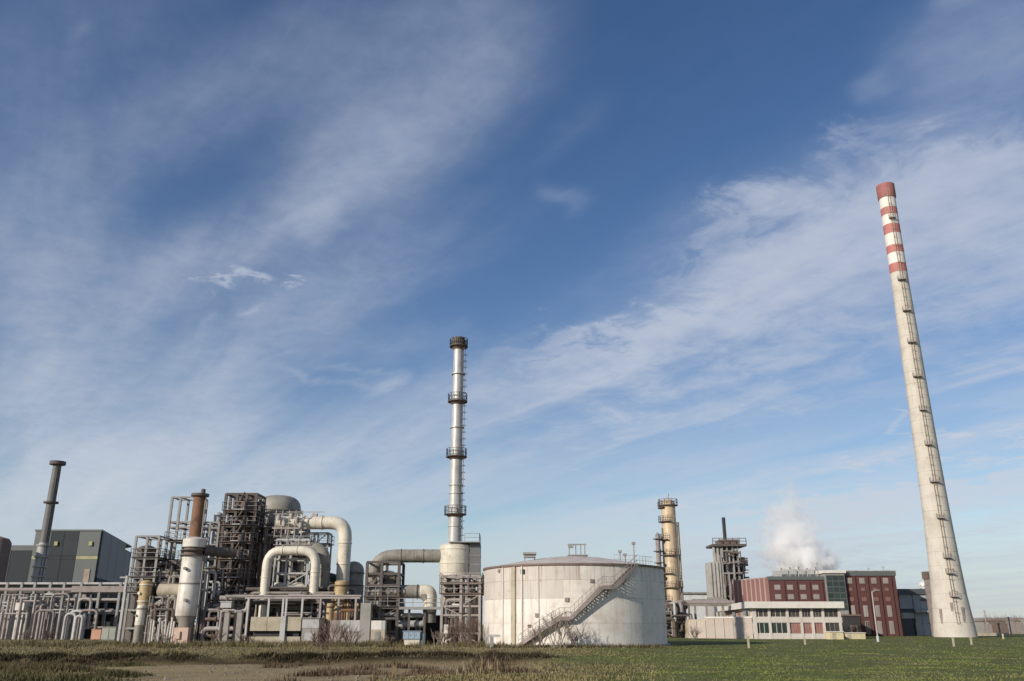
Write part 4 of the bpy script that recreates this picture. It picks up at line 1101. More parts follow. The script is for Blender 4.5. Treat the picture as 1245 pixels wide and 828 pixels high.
# ------------------------------------------------------------------ left end: blue-grey hall, stack, pipe rack
def left_end():
    Y = 175.0
    P = [(38, 645), (155, 648)]
    x0, x1 = X(38, 680, Y), X(118.5, 680, Y)
    zt = Z(646, Y)
    B = thing('factory_hall', 'dark blue-grey sheet-clad hall at the far left', 'factory hall', ((x0 + x1) / 2, Y, 0))
    xb = X(157, 680, Y + 38)
    front = [(38, 58, GP), (58, 74, NV), (74, 92, NV), (92, 118.5, GP)]
    part('wall', MB().prism([(x0 + .1, Y + .3), (x1 - .1, Y + .3), (xb - 3, Y + 40), (x0, Y + 40)], 0, zt - .4), NV, B)
    for a, b, m in front:
        xa, xc = X(a, 680, Y), X(b, 680, Y)
        zm = Z(677, Y)
        for za, zc in ((.05, zm - .5), (zm + .2, zt)):
            part('panel', MB().box(xa + .04, xc - .04, Y - .1, Y + .25, za, zc), m, B)
        part('strip', MB().box(xa + .04, xc - .04, Y - .06, Y + .22, zm - .46, zm + .16), YS if m is GP else NV, B)
    # right side wall runs back, its panels in two rows
    n = 4
    ex, ey = xb - x1, 38.0
    ln = math.hypot(ex, ey)
    nx_, ny_ = ey / ln, -ex / ln
    for i in range(n):
        t0, t1 = i / n + .003, (i + 1) / n - .003
        a = (x1 + ex * t0, Y + .3 + ey * t0); b = (x1 + ex * t1, Y + .3 + ey * t1)
        c = (b[0] + nx_ * .25, b[1] + ny_ * .25); d = (a[0] + nx_ * .25, a[1] + ny_ * .25)
        top = zt if i < 3 else zt - 1.2
        part('panel', MB().prism([a, b, c, d], .05, zt * .55), NV, B)
        part('panel', MB().prism([a, b, c, d], zt * .55 + .05, top), mat('slate_cladding', (0.085, 0.095, 0.11), .55, dirt=(.05, .055, .06), amt=.4, scale=.25, bump=.05), B)
    part('roof', MB().prism([(x0 - .2, Y - .2), (x1 + .2, Y - .2), (xb + .2, Y + 38), (xb - 3, Y + 41), (x0 - .2, Y + 41)], zt + .01, zt + .35), GP, B)
    for px, py in ((69, 661), (111, 661)):
        part('lamp_housing', MB().box(X(px - 2, py, Y), X(px + 2, py, Y), Y - .4, Y - .11, Z(py + 2.5, Y), Z(py - 2.5, Y)), YS, B)
    part('door', MB().box(X(102, 700, Y), X(109, 700, Y), Y - .22, Y - .105, 0, Z(692, Y)), mat('tan_door', (0.34, 0.27, 0.22), .7), B)
    # lower wing at the far left
    Y2 = 178
    xa, xb2 = X(-25, 690, Y2), X(39, 690, Y2)
    zl = Z(663, Y2)
    W = thing('factory_wing', 'lower dark wing left of the blue-grey hall', 'factory wing', ((xa + xb2) / 2, Y2, 0))
    part('wall', MB().box(xa, xb2 - .1, Y2 + .3, Y2 + 30, 0, zl - .1), NV, W)
    for a, b, m in ((-25, -2, GP), (-2, 10, GP), (10, 38.8, NV)):
        part('panel', MB().box(X(a, 690, Y2) + .05, X(b, 690, Y2) - .05, Y2, Y2 + .28, 0, zl - 1.1), m, W)
    part('parapet', MB().box(xa, xb2 - .05, Y2 - .1, Y2 + .3, zl - 1.05, zl), GP, W)
    solo('brown_vessel', MB().lathe([(2.1, 0), (2.1, Z(660, 160)), (1.6, Z(655, 160)), (0, Z(652, 160))], X(-7, 690, 160), 160, 24), BR, 'brown round vessel cut by the left edge of the picture', 'vessel', (X(-7, 690, 160), 160, 0))
    # leaning-looking stack
    Y = 165
    cx = X(58, 635, Y)
    T = thing('dark_stack', 'dark slim stack standing before the blue-grey hall', 'stack', (cx, Y, 0))
    zt = Z(563, Y)
    lt = mat('stack_base_plate', (0.33, 0.33, 0.31), .6, dirt=(.15, .14, .12), amt=.6, streak=.5)
    part('tube', MB().lathe([(.82, Z(662, Y)), (.80, Z(620, Y)), (.76, zt - .3)], cx, Y, 24), mat('dark_stack_plate', (0.13, 0.135, 0.13), .6, dirt=(.07, .065, .06), amt=.6, streak=.4), T)
    part('base_tube', MB().lathe([(1.05, 0), (1.05, Z(664, Y)), (.82, Z(660, Y))], cx, Y, 24), lt, T)
    part('cap', MB().lathe([(.75, zt - .5), (1.45, zt - .35), (1.45, zt + .3), (.9, zt + .35), (.9, zt)], cx, Y, 24, smooth=False), DK, T)
    part('ring_platform', MB().lathe([(.8, Z(612, Y)), (1.35, Z(612, Y)), (1.35, Z(610, Y)), (.8, Z(610, Y))], cx, Y, 20, smooth=False), DK, T)
    for py in (664, 678, 690, 702):
        part('flange', MB().lathe([(1.0, Z(py, Y)), (1.3, Z(py, Y)), (1.3, Z(py, Y) + .25), (1.0, Z(py, Y) + .25)], cx, Y, 24, smooth=False), lt, T)
    part('ladder', MB().bar((cx + 1.0, Y - .5, 0), (cx + 1.0, Y - .5, zt - 1), .1).bar((cx + .6, Y - .85, 0), (cx + .6, Y - .85, zt - 1), .1), DK, T)
    # pipe rack
    Y = 150
    xa, xb = X(-30, 725, Y), X(157, 725, Y)
    K = thing('pipe_rack', 'long grey pipe rack running before the blue-grey hall', 'pipe rack', ((xa + xb) / 2, Y, 0))
    for k, px in enumerate((-18, 4, 22, 38, 57, 74, 95, 118, 143, 155)):
        x = X(px, 740, Y)
        for dy in (0, 3):
            part('post', MB().box(x - .2, x + .2, Y + dy - .2, Y + dy + .2, 0, Z(708, Y)), GR, K)
        for py in (712, 729):
            part('cross_beam', MB().box(x - .15, x + .15, Y + .2, Y + 2.8, Z(py, Y), Z(py, Y) + .35), GR, K)
    rows = ((709.5, 0.1, .22, LG), (710, .7, .2, PG), (712, 1.3, .36, GR), (714, 2.1, .30, MV), (717, .05, .35, MV), (720, 1.6, .34, GR), (729, .3, .26, PG), (730.5, 1.1, .22, MV), (742, .0, .24, PG), (743, .8, .2, GR))
    for i, (py, dy, rr, m) in enumerate(rows):
        a, b = (xa, xb)
        if i == 6: a = X(76, 729, Y)
        if i == 8: b = X(98, 742, Y)
        part('pipe', MB().tube([(a, Y + dy, Z(py, Y)), (b, Y + dy, Z(py, Y))], rr, 10), m, K)
    part('girder', MB().box(X(88, 716, Y), xb, Y - .3, Y - .05, Z(720, Y), Z(712.5, Y)), MV, K)
    # expansion loops and risers under the rack
    V = thing('pipe_risers', 'bunch of pale bent riser pipes under the long pipe rack', 'pipework', (X(60, 750, 146), 146, 0))
    rnd = random.Random(9)
    for i in range(30):
        px = -2 + i * 3.4 + rnd.uniform(-1, 1)
        yy = 146 + rnd.uniform(-1.5, 2.5)
        x = X(px, 750, yy); rr = rnd.uniform(.15, .27)
        top = Z(rnd.choice([722, 728, 736, 742, 744]), yy)
        pts = [(x, yy, 0), (x, yy, top)]
        if rnd.random() < .3: pts.append((x + rnd.choice([-1, 1]) * rnd.uniform(1.2, 3.0), yy, top)); 
        if len(pts) > 2 and rnd.random() < .5: pts.append((pts[2][0], yy, rnd.uniform(0, top * .4)))
        part('pipe', MB().tube(pts, rr, 10, fillet=.8), rnd.choice([PG, PG, LG, GR, MV, PG]), V)
    for k, (a, b) in enumerate(((84, 103), (80, 92), (93, 101))):
        yy = 145 - k * .6
        part('pipe', MB().tube([(X(a, 750, yy), yy, 0), (X(a, 750, yy), yy, Z(743 + k * 3, yy)), (X(b, 750, yy), yy, Z(743 + k * 3, yy)), (X(b, 750, yy), yy, 0)], .24, 12, fillet=1.1), LG, V)
    for k in range(16):
        yy = 145.5 + rnd.uniform(0, 3.5); a = rnd.uniform(-12, 95); b = a + rnd.uniform(14, 60)
        z = Z(rnd.uniform(722, 766), yy)
        part('pipe', MB().tube([(X(a, 745, yy), yy, z), (X(min(b, 150), 745, yy), yy, z)], rnd.uniform(.08, .2), 8), rnd.choice([PG, GR, MV, LG]), V)
    solo('pale_tank_box', MB().box(X(19, 738, 147), X(31, 738, 147), 146.5, 149, Z(742, 147), Z(731, 147)).box(X(21, 738, 147), X(22.5, 738, 147), 147, 147.3, 0, Z(742, 147)).box(X(28, 738, 147), X(29.5, 738, 147), 147, 147.3, 0, Z(742, 147)).box(X(18.6, 738, 147), X(31.4, 738, 147), 146.3, 149.2, Z(731, 147) + .004, Z(730, 147)), WHT, 'cream box tank raised on legs among the left riser pipes', 'tank', (X(25, 738, 147), 147, 0))
    sh = thing('low_building', 'low dark building under the right end of the pipe rack', 'building', (X(122, 750, 156), 156, 0))
    x0, x1 = X(80, 750, 156), X(150, 750, 156)
    part('wall', MB().box(x0, x1, 156, 162, 0, Z(733, 156)), NV, sh)
    for i in range(4):
        a = x0 + (x1 - x0) * (i + .15) / 4
        part('window', MB().box(a, a + (x1 - x0) * .17, 155.9, 156.02, 2.0, 3.6), GLB, sh)
    part('roof', MB().box(x0 - .3, x1 + .3, 155.6, 162.3, Z(733, 156) + .004, Z(731, 156)), GP, sh)
    part('canopy', MB().box(X(104, 745, 155), X(140, 745, 155), 154.2, 155.9, Z(747, 155), Z(744.5, 155)), LG, sh)
    bd = thing('brown_shed', 'brown sheet shed seen through the rack by the left deck frame', 'shed', (X(153, 760, 146), 147, 0))
    part('wall', MB().box(X(149, 760, 146), X(163, 760, 146), 146, 149, 0, Z(742, 146)), BR, bd)
    part('roof', MB().box(X(148, 760, 146), X(164, 760, 146), 145.7, 149.3, Z(742, 146) + .004, Z(740, 146)), GR, bd)
    solo('orange_box', MB().box(X(111, 770, 140), X(122.5, 770, 140), 140, 141.2, .1, Z(765.5, 140)).box(X(110.5, 770, 140), X(123, 770, 140), 139.9, 141.3, Z(765.5, 140) + .003, Z(765, 140)).box(X(112, 770, 140), X(114, 770, 140), 140.1, 141, 0, .1).box(X(120, 770, 140), X(122, 770, 140), 140.1, 141, 0, .1), ORG, 'small orange box beside the grey-green box', 'box', (X(117, 770, 140), 140.5, 0))
    solo('grey_green_box', MB().box(X(123.5, 770, 138), X(140, 770, 138), 138, 140, .1, Z(763, 138)).box(X(123, 770, 138), X(140.5, 770, 138), 137.9, 140.1, Z(763, 138) + .003, Z(762, 138)).box(X(131, 770, 138), X(132, 770, 138), 137.94, 138, .2, Z(764, 138)).box(X(124, 770, 138), X(139.5, 770, 138), 138.1, 139.9, 0, .1), GB, 'grey-green container box at the foot of left deck frame', 'container', (X(132, 770, 138), 139, 0))
    solo('grey_mast', MB().box(X(148.5, 735, 128), X(151.5, 735, 128), 127.8, 128.2, 0, Z(700, 128)).bar((X(146, 702, 128), 128, Z(702, 128)), (X(160, 702, 128), 128, Z(702, 128)), .2), LG, 'light steel mast left of the deck frame', 'mast', (X(150, 740, 128), 128, 0))

# ------------------------------------------------------------------ right: columns, tower, buildings
def right_side():
    Y = 185.0
    cx = X(816.5, 690, Y)
    r = M(8.6, 660, Y)
    T = thing('tan_column', 'tall tan distillation column with platforms right of the white tank', 'column', (cx, Y, 0))
    zt = Z(607, Y)
    part('shell', MB().lathe([(r * 1.12, 0), (r * 1.1, Z(740, Y)), (r, Z(735, Y)), (r, zt - 1), (r * .7, zt - .3), (.3, zt)], cx, Y, 28), TC, T)
    part('vent_pipe', MB().tube([(cx + .2, Y, zt - .2), (cx + .2, Y, Z(600, Y))], .1, 8), GR, T)
    for k, (py, ang) in enumerate(((617, 2.6), (634, 3.4), (656, 2.9), (675, -1.9), (697, 3.3), (714, -1.6), (730, 2.8), (748, -1.7))):
        z = Z(py, Y)
        mb = MB().lathe([(r * 1.0, z - .15), (r + .75, z - .15), (r + .75, z), (r * 1.0, z), (r * 1.0, z - .15)], cx, Y, 12, ang - 1.4, ang + 1.4, False)
        p = part('platform', mb, BR, T)
        pts = [(cx + (r + .7) * math.cos(ang - 1.4 + 2.8 * i / 7), Y + (r + .7) * math.sin(ang - 1.4 + 2.8 * i / 7)) for i in range(8)]
        part('railing', railing_mb(pts, z, 1.1, 3, .07), BR, p)
    z = zt - 1.3
    p = part('top_platform', MB().lathe([(r, z - .15), (r + .6, z - .15), (r + .6, z), (r, z), (r, z - .15)], cx, Y, 20, smooth=False), DK, T)
    part('railing', railing_mb([(cx + (r + .55) * math.cos(t), Y + (r + .55) * math.sin(t)) for t in np.linspace(0, 5.6, 9)], z, 1.2, 3, .09, True), DK, p)
    part('downcomer', MB().tube([(cx + r + .3, Y - .3, 0), (cx + r + .3, Y - .3, Z(635, Y))], .28, 12), TC, T)
    part('downcomer', MB().tube([(cx - r - .15, Y - .5, 0), (cx - r - .15, Y - .5, Z(642, Y))], .16, 10), GR, T)
    part('ladder', MB().bar((cx + .5, Y - r - .25, 1), (cx + .5, Y - r - .25, zt - 1.5), .07).bar((cx + .95, Y - r - .15, 1), (cx + .95, Y - r - .15, zt - 1.5), .07), BR, T)
    Y = 184
    cx = X(801, 680, Y)
    T = thing('slim_column', 'slim dark column half hidden between white tank and tan column', 'column', (cx, Y, 0))
    r2 = M(2.9, 660, Y)
    part('shell', MB().lathe([(r2, 0), (r2, Z(650, Y)), (0, Z(647, Y))], cx, Y, 16), MV, T)
    for py in (655, 670, 684, 700):
        z = Z(py, Y)
        part('platform', MB().lathe([(r2, z - .12), (r2 + .55, z - .12), (r2 + .55, z), (r2, z), (r2, z - .12)], cx, Y, 14, smooth=False), DK, T)
    piping('process_piping', 'brown pipework and valves at the foot of the tan column', X(802, 760, 165), X(840, 760, 165), 161, 172, 0, Z(733, 165), 55, [MV, BR, DK, GR, LG, DK], 41, .1, .3, .5)
    # pipe bridge to the concrete tower
    Y = 168
    B = thing('pipe_bridge', 'dark pipe bridge from the tan column to the concrete tower', 'pipe bridge', (X(850, 735, Y), Y, 0))
    x0, x1 = X(824, 735, Y), X(893, 735, Y)
    part('girder', MB().box(x0, x1, Y, Y + .4, Z(737, Y), Z(734.5, Y)), DA, B)
    for k, (py, rr, m) in enumerate(((732.5, .45, MV), (730, .3, DA), (727.5, .25, MV))):
        part('pipe', MB().tube([(x0 + k * 3, Y + .6 + k * .5, Z(py, Y)), (x1 - k, Y + .6 + k * .5, Z(py, Y))], rr, 10), m, B)
    for px in (832, 846, 860, 880): part('post', MB().box(X(px, 750, Y) - .2, X(px, 750, Y) + .2, Y + .05, Y + .35, 0, Z(737, Y)), MV, B)
    # far pale shed
    Y = 270
    S = thing('far_shed', 'far pale shed with dark eaves between tan column and tower', 'shed', (X(845, 740, Y), Y, 0))
    x0, x1 = X(818, 740, Y), X(885, 740, Y)
    part('wall', MB().box(x0, x1, Y, Y + 20, 0, Z(722, Y)), mat('pale_shed_wall', (0.55, 0.55, 0.56), .7, amt=.3), S)
    part('eaves', MB().box(x0 - 1, x1 + 1, Y - .6, Y + 21, Z(722, Y) + .01, Z(720, Y)), DA, S)
    # concrete frame tower with black chimney
    Y = 205.0
    T = thing('concrete_tower', 'concrete process tower with dark top deck and thin black chimney', 'tower', (X(886, 700, Y), Y, 0))
    conc = mat('pale_tower_concrete', (0.40, 0.38, 0.35), .85, dirt=(.2, .18, .16), amt=.55, scale=.4, streak=.5)
    def bx(a, b, pt, pb, y0, y1): return MB().box(X(a, (pt + pb) / 2, Y), X(b, (pt + pb) / 2, Y), Y + y0, Y + y1, max(0, Z(pb, Y)), Z(pt, Y))
    part('wall', bx(867.5, 880, 683, 790, 0, 6), conc, T)
    for a in (866.8, 871.2, 875.5): part('rib', bx(a, a + 1.2, 684, 790, -.25, .02), conc, T)
    for a in (867.5, 872, 877.5): part('post', bx(a, a + 2.0, 664.5, 682.8, .1, .8), conc, T)
    for a in (880.3, 887.5, 894.5, 900.5): part('post', bx(a, a + 2.2, 664.5, 790, .1, .9), GR, T)
    for a in (880.3, 890, 900.5): part('post', bx(a, a + 2.2, 664.5, 790, 5.2, 6), GR, T)
    for py in (682, 696, 710, 724): part('beam', bx(880.2, 902.8, py, py + 2, .05, .85), GR, T)
    for i, (a, b, pt, pb, m) in enumerate(((883, 887, 670, 681, MV), (889.5, 894, 668, 682, DK), (882.5, 887, 685, 695, DK), (889, 894, 685, 696, MV), (896.5, 900, 670, 696, DK), (882.5, 887, 699, 709, MV), (889.5, 894, 698, 710, BK), (896.5, 900, 700, 724, MV), (882.5, 894, 713, 723, DA))):
        part('equipment', bx(a, b, pt, pb, 1.2, 4.8), m, T)
    rnd = random.Random(33)
    for i in range(34):
        a = rnd.uniform(879, 905); pt = rnd.uniform(666, 715)
        if rnd.random() < .6: part('pipe', MB().tube([(X(a, 690, Y), Y - .3, Z(pt, Y)), (X(a, 690, Y), Y - .3, Z(pt + rnd.uniform(8, 24), Y))], rnd.uniform(.1, .28), 8), rnd.choice([DK, MV, BR, GR]), T)
        else: part('pipe', MB().tube([(X(a, 690, Y), Y - .6, Z(pt, Y)), (X(min(a + rnd.uniform(5, 14), 909), 690, Y), Y - .6, Z(pt, Y))], rnd.uniform(.1, .22), 8), rnd.choice([DK, MV, BR, GR]), T)
    part('back_wall', bx(881, 902, 665, 724, 5, 5.2), MV, T)
    part('deck', bx(865.5, 907, 661.5, 664.3, -.6, 6.6), DK, T)
    part('deck_block', bx(876, 899, 655.5, 661.3, .5, 5.5), BR, T)
    part('railing', railing_mb([(X(866, 660, Y), Y - .5), (X(906.5, 660, Y), Y - .5)], Z(661.5, Y), 1.3, 1.5, .14), DK, T)
    part('chimney', MB().tube([(X(882.8, 640, Y), Y + 2, Z(660, Y)), (X(882.8, 640, Y), Y + 2, Z(628, Y))], .42, 12), BLK, T)
    part('dark_annex', bx(903, 907.5, 677, 694, 1, 5), BLK, T)
    part('dark_annex', bx(902.9, 910, 680, 686, .6, 4), DK, T)
    part('dark_annex', bx(902.9, 906, 694.2, 735, 1, 5), DK, T)

    # white low building: front facade of six bays, left side wall of panels running back
    Y = 150.0
    xa, xb = X(915, 755, Y), X(1024, 755, Y)
    zt, zr = Z(739.5, Y), Z(731.5, Y)
    H = thing('white_building', 'low white two-storey building with six glazed bays', 'building', ((xa + xb) / 2, Y, 0))
    dep = 46
    bx0 = xa + 6.0
    part('wall', MB().prism([(xa + .3, Y + 1.2), (xb - .1, Y + 1.2), (xb - .1, Y + dep), (bx0 + .3, Y + dep)], 0, zt - .05), mat('dark_interior', (0.09, 0.075, 0.065), .8, amt=.4), H)
    part('roof', MB().prism([(xa - 1.1, Y - .9), (xb + .3, Y - .9), (xb + .3, Y + dep + 1), (bx0 - 1.6, Y + dep + 1)], zt + .01, zr), WHT, H)
    ex = [917.5, 937.5, 959.5, 976, 989.5, 1003, 1023]
    z1a, z1b, z2 = Z(770.5, Y), Z(757, Y), Z(750.5, Y)
    part('plinth', MB().box(xa, xb, Y, Y + .5, 0, z1a), WP, H)
    part('spandrel', MB().box(xa, xb, Y - .05, Y + .5, z1b, z2), WP, H)
    part('corner_wall', MB().box(xa, X(917.5, 755, Y), Y - .06, Y + 1.1, .004, zt), WP, H)
    for i in range(6):
        a, b = X(ex[i], 755, Y), X(ex[i + 1], 755, Y)
        part('pillar', MB().box(b - .42, b, Y - .08, Y + .55, .003, zt), WP, H)
        if i == 0: part('pillar', MB().box(a, a + .35, Y - .08, Y + .55, .003, zt), WP, H)
        gm = (GLS, GLS, REDW, REDW, REDW, GLB)[i]
        for za, zb, gmat in ((z1a, z1b, gm), (z2, zt, GLB)):
            fr = MB().box(a + .05, b - .42, Y + .1, Y + .25, za, za + .1).box(a + .05, b - .42, Y + .1, Y + .25, zb - .1, zb)
            k = 3
            for j in range(1, k): 
                xm = a + (b - .42 - a) * j / k
                fr.box(xm - .04, xm + .04, Y + .1, Y + .25, za + .1, zb - .1)
            w = part('window', fr, WP if i < 2 else MV, H)
            for j in range(k):
                p0, p1 = a + (b - .42 - a) * j / k + .04, a + (b - .42 - a) * (j + 1) / k - .04
                part('pane', MB().box(max(p0, a + .05), p1, Y + .16, Y + .2, za + .1, zb - .1), gmat, w)
    # ground floor annex on the left with concrete panels
    n = 7
    zA = Z(751, Y)
    Lx, Ly = bx0 - xa, dep
    ln = math.hypot(Lx, Ly); nx_, ny_ = -Ly / ln, Lx / ln
    for i in range(n):
        # annex front steps out to the left of the facade
        pass
    xl = X(838, 762, Y + 8)
    A = thing('panel_annex', 'windowless pinkish concrete-panel annex left of the white building', 'annex', ((xl + xa) / 2, Y + 4, 0))
    x_r = xa - .05
    pts = [(xl, Y + 9), (x_r, Y + .1)]
    part('core', MB().prism([(xl + .3, Y + 9.3), (x_r - .1, Y + .6), (x_r - .1, Y + 20), (xl + .3, Y + 22)], 0, Z(752, Y) - .1), CBG, A)
    ex_, ey_ = x_r - xl, .1 - 9
    ln = math.hypot(ex_, ey_); ux, uy = ex_ / ln, ey_ / ln; nx_, ny_ = uy, -ux
    for i in range(7):
        t0, t1 = i / 7 + .003, (i + 1) / 7 - .003
        a = (xl + ex_ * t0, Y + 9 + ey_ * t0); b = (xl + ex_ * t1, Y + 9 + ey_ * t1)
        top = Z(751, Y) if i > 1 else Z(755, Y)
        part('panel', MB().prism([a, b, (b[0] - nx_ * .28, b[1] - ny_ * .28), (a[0] - nx_ * .28, a[1] - ny_ * .28)], .02, top), PP, A)
    part('coping', MB().prism([(xl + ex_ * 2 / 7, Y + 9 + ey_ * 2 / 7 - .1), (x_r, Y), (x_r, Y + .8), (xl + ex_ * 2 / 7, Y + 10 + ey_ * 2 / 7)], Z(751, Y) + .004, Z(749.5, Y)), WHT, A)
    # upper storey seen above the annex
    U = part('upper_wall', MB().prism([(xa - .2, Y + 1.3), (bx0 - .2, Y + dep), (bx0 + .25, Y + dep), (xa + .25, Y + 1.3)], Z(749, Y), zt - .01), PP, H)
    for i in range(5):
        t0, t1 = .06 + i * .19, .06 + i * .19 + .1
        part('window', MB().prism([(xa - .27 + 6 * t0, Y + 1.3 + (dep - 1.3) * t0), (xa - .27 + 6 * t1, Y + 1.3 + (dep - 1.3) * t1), (xa - .1 + 6 * t1, Y + 1.3 + (dep - 1.3) * t1), (xa - .1 + 6 * t0, Y + 1.3 + (dep - 1.3) * t0)], Z(747, Y), Z(742, Y)), (GLB, REDW)[i % 2], U)

    # brick building
    Y = 186.0
    xa, xc, xd, xb = X(936, 720, Y), X(1004, 720, Y), X(1028, 720, Y), X(1094, 735, Y)
    zm, zr = Z(705, Y), Z(697, Y)
    B = thing('brick_building', 'large dark red brick factory building with green glazed stairwell', 'building', ((xa + xb) / 2, Y, 0))
    part('wall', MB().box(xa, xc - .01, Y, Y + 26, 0, zm), BK, B)
    part('parapet', MB().box(xa - .2, xc - .05, Y - .2, Y + .8, zm + .004, zm + .7), GP, B)
    for i in range(4):                      # window columns of the left wing
        a = X(942 + i * 15.5, 720, Y)
        for py in (714, 725.5, 737):
            z = Z(py, Y)
            w = part('window', MB().box(a, a + 1.25, Y - .06, Y + .1, z - .5, z + .5), DWF, B)
            part('pane', MB().box(a + .12, a + 1.13, Y - .09, Y - .062, z - .38, z + .38), GLW, w)
        part('pilaster', MB().box(a + 1.75, a + 2.15, Y - .18, Y + .01, .01, zm - .3), BK, B)
    # ribbed pale side wing at the left
    xw = X(893, 725, Y + 16)
    n = 8
    for i in range(n):
        t0, t1 = i / n, (i + 1) / n
        a = (xw + (xa - xw) * t0, Y + 16 - 16 * t0); b = (xw + (xa - xw) * t1 - .08, Y + 16 - 16 * t1 + .03)
        part('wall_panel', MB().prism([a, b, (b[0] + .2, b[1] + .6), (a[0] + .2, a[1] + .6)], 0, zm + .5), BKP, B)
        part('rib', MB().prism([(a[0] - .1, a[1] - .28), (a[0] + .42, a[1] - .42), (a[0] + .45, a[1] + .1), (a[0] - .1, a[1] + .1)], .01, zm + .65), RIB, B)
    part('side_core', MB().prism([(xw + .3, Y + 17), (xa - .05, Y + 1), (xa - .05, Y + 25), (xw + .3, Y + 25)], 0, zm - .1), BK, B)
    # glazed stairwell
    part('stairwell', MB().box(xc, xd, Y - .5, Y + 12, 0, zr), GR, B)
    nz = 6
    for j in range(nz):
        za, zb = Z(742, Y) + (zr - .4 - Z(742, Y)) * j / nz, Z(742, Y) + (zr - .4 - Z(742, Y)) * (j + 1) / nz
        for i in range(3):
            a = xc + .15 + (xd - xc - .3) * i / 3
            w = part('window', MB().box(a + .02, a + (xd - xc - .3) / 3 - .02, Y - .6, Y - .495, za + .02, zb - .02), GP, B)
            part('pane', MB().box(a + .1, a + (xd - xc - .3) / 3 - .1, Y - .63, Y - .602, za + .12, zb - .12), GLS, w)
    part('stairwell_roof', MB().box(xc - .3, xd + .3, Y - .8, Y + 12, zr + .004, zr + .6), WHT, B)
    # right block
    part('wall', MB().box(xd + .01, xb, Y + .4, Y + 24, 0, Z(700, Y)), BK, B)
    part('parapet', MB().box(xd + .35, xb + .15, Y + .2, Y + 24, Z(700, Y) + .004, Z(694.5, Y)), GP, B)
    part('parapet_cap', MB().box(xd + .35, xb + .25, Y + .1, Y + 24.1, Z(694.5, Y) + .004, Z(693.3, Y)), LG, B)
    wx = (1037, 1052.5, 1067, 1081.5)
    for i, px in enumerate(wx):
        for pt, pb, wpx, m in ((702.5, 709.5, 6.5, GLW), (714.5, 718.5, 5, BKP), (726, 731, 6, BKP), (736, 750, 5.5, GLW), (755, 771, 5.5, GLW if i > 1 else GLB)):
            a = X(px, 735, Y)
            ww = M(wpx, 735, Y) / 2
            w = part('window', MB().box(a - ww, a + ww, Y + .3, Y + .5, max(.3, Z(pb, Y)), Z(pt, Y)), BKP if m is BKP else DWF, B)
            if m is not BKP:
                part('pane', MB().box(a - ww + .12, a + ww - .12, Y + .26, Y + .298, max(.4, Z(pb, Y) + .12), Z(pt, Y) - .12), m, w)
                part('bar', MB().box(a - .05, a + .05, Y + .23, Y + .258, max(.4, Z(pb, Y) + .12), Z(pt, Y) - .12), DWF, w)
        part('pilaster', MB().box(a + ww + .35, a + ww + .75, Y + .18, Y + .41, .01, Z(700.5, Y)), BK, B)
    # plant on the roof
    R = thing('roof_plant', 'grey louvred cooling plant on the brick building roof', 'cooling plant', (X(970, 700, Y + 6), Y + 6, zm))
    for i in range(5):
        a, b = X(948 + i * 10.5, 700, Y + 5), X(957 + i * 10.5, 700, Y + 5)
        part('unit', MB().box(a, b, Y + 4, Y + 10, zm + .7, Z(693.5 - (i % 2) * 1.2, Y + 5)), LG, R)
        part('louvre', MB().box(a + .15, b - .15, Y + 3.9, Y + 4.01, zm + .8, Z(698, Y + 5)), GP, R)
        part('stack', MB().lathe([(.5, Z(694.5, Y + 5)), (.5, Z(690 - (i % 3), Y + 5)), (.4, Z(690 - (i % 3), Y + 5))], (a + b) / 2, Y + 7, 12), LG, R)
    part('base', MB().box(X(940, 703, Y + 3), X(1003, 703, Y + 3), Y + 2.5, Y + 11, zm, zm + .65), GP, R)
    part('railing', railing_mb([(X(940, 700, Y + 2), Y + 2), (X(1003, 700, Y + 2), Y + 2)], zm + .7, 1.2, 1.4, .09), LG, R)
    part('hood', MB().box(X(960, 696, Y + 8), X(1000, 696, Y + 8), Y + 10.2, Y + 13, zm, Z(691.5, Y + 8)), AL, R)
    for px, pt in ((1012, 686), (1074, 688), (938, 699), (994, 684), (1056, 690)):
        solo('roof_aerial', MB().tube([(X(px, 694, Y + 3), Y + 3, (zr + .5) if px > 1003 and px < 1030 else (Z(693.3, Y) if px > 1030 else zm)), (X(px, 694, Y + 3), Y + 3, Z(pt, Y + 3))], .09, 8).bar((X(px, 694, Y + 3) - .4, Y + 3, Z(pt + 1.5, Y + 3)), (X(px, 694, Y + 3) + .4, Y + 3, Z(pt + 1.5, Y + 3)), .07), GR,
             {1012: 'thin aerial on the green stairwell roof', 1074: 'taller thin aerial on the right brick block', 938: 'short aerial at the left corner of the brick roof', 994: 'thin aerial beside the roof cooling plant', 1056: 'short aerial in the middle of right brick block'}[px], 'aerial', (X(px, 694, Y + 3), Y + 3, zm), 'aerials on the brick building roof')
    # kiosks and dark lean-to before it
    for px0, px1, pt, lab in ((1009.5, 1025.5, 767.5, 'pale yellow kiosk at the right corner of white building'), (1028, 1052, 769, 'wider flat yellow kiosk before the brick building')):
        Yk = 146.5 if px0 < 1020 else 150
        x0, x1 = X(px0, 772, Yk), X(px1, 772, Yk)
        K = thing('yellow_kiosk', lab, 'kiosk', ((x0 + x1) / 2, Yk, 0))
        part('wall', MB().box(x0, x1, Yk, Yk + 2.2, 0, Z(pt, Yk) - .12), YB, K)
        part('roof', MB().box(x0 - .1, x1 + .1, Yk - .12, Yk + 2.3, Z(pt, Yk) - .115, Z(pt, Yk)), WHT, K)
        part('door', MB().box(x0 + .3, x0 + .9, Yk - .04, Yk + .02, .02, Z(pt, Yk) - .25), CBG, K)
    Ld = thing('dark_lean_to', 'dark low lean-to shed against the brick building wall', 'shed', (X(1036, 757, 178), 180, 0))
    x0, x1 = X(1026, 757, 178), X(1046, 757, 178)
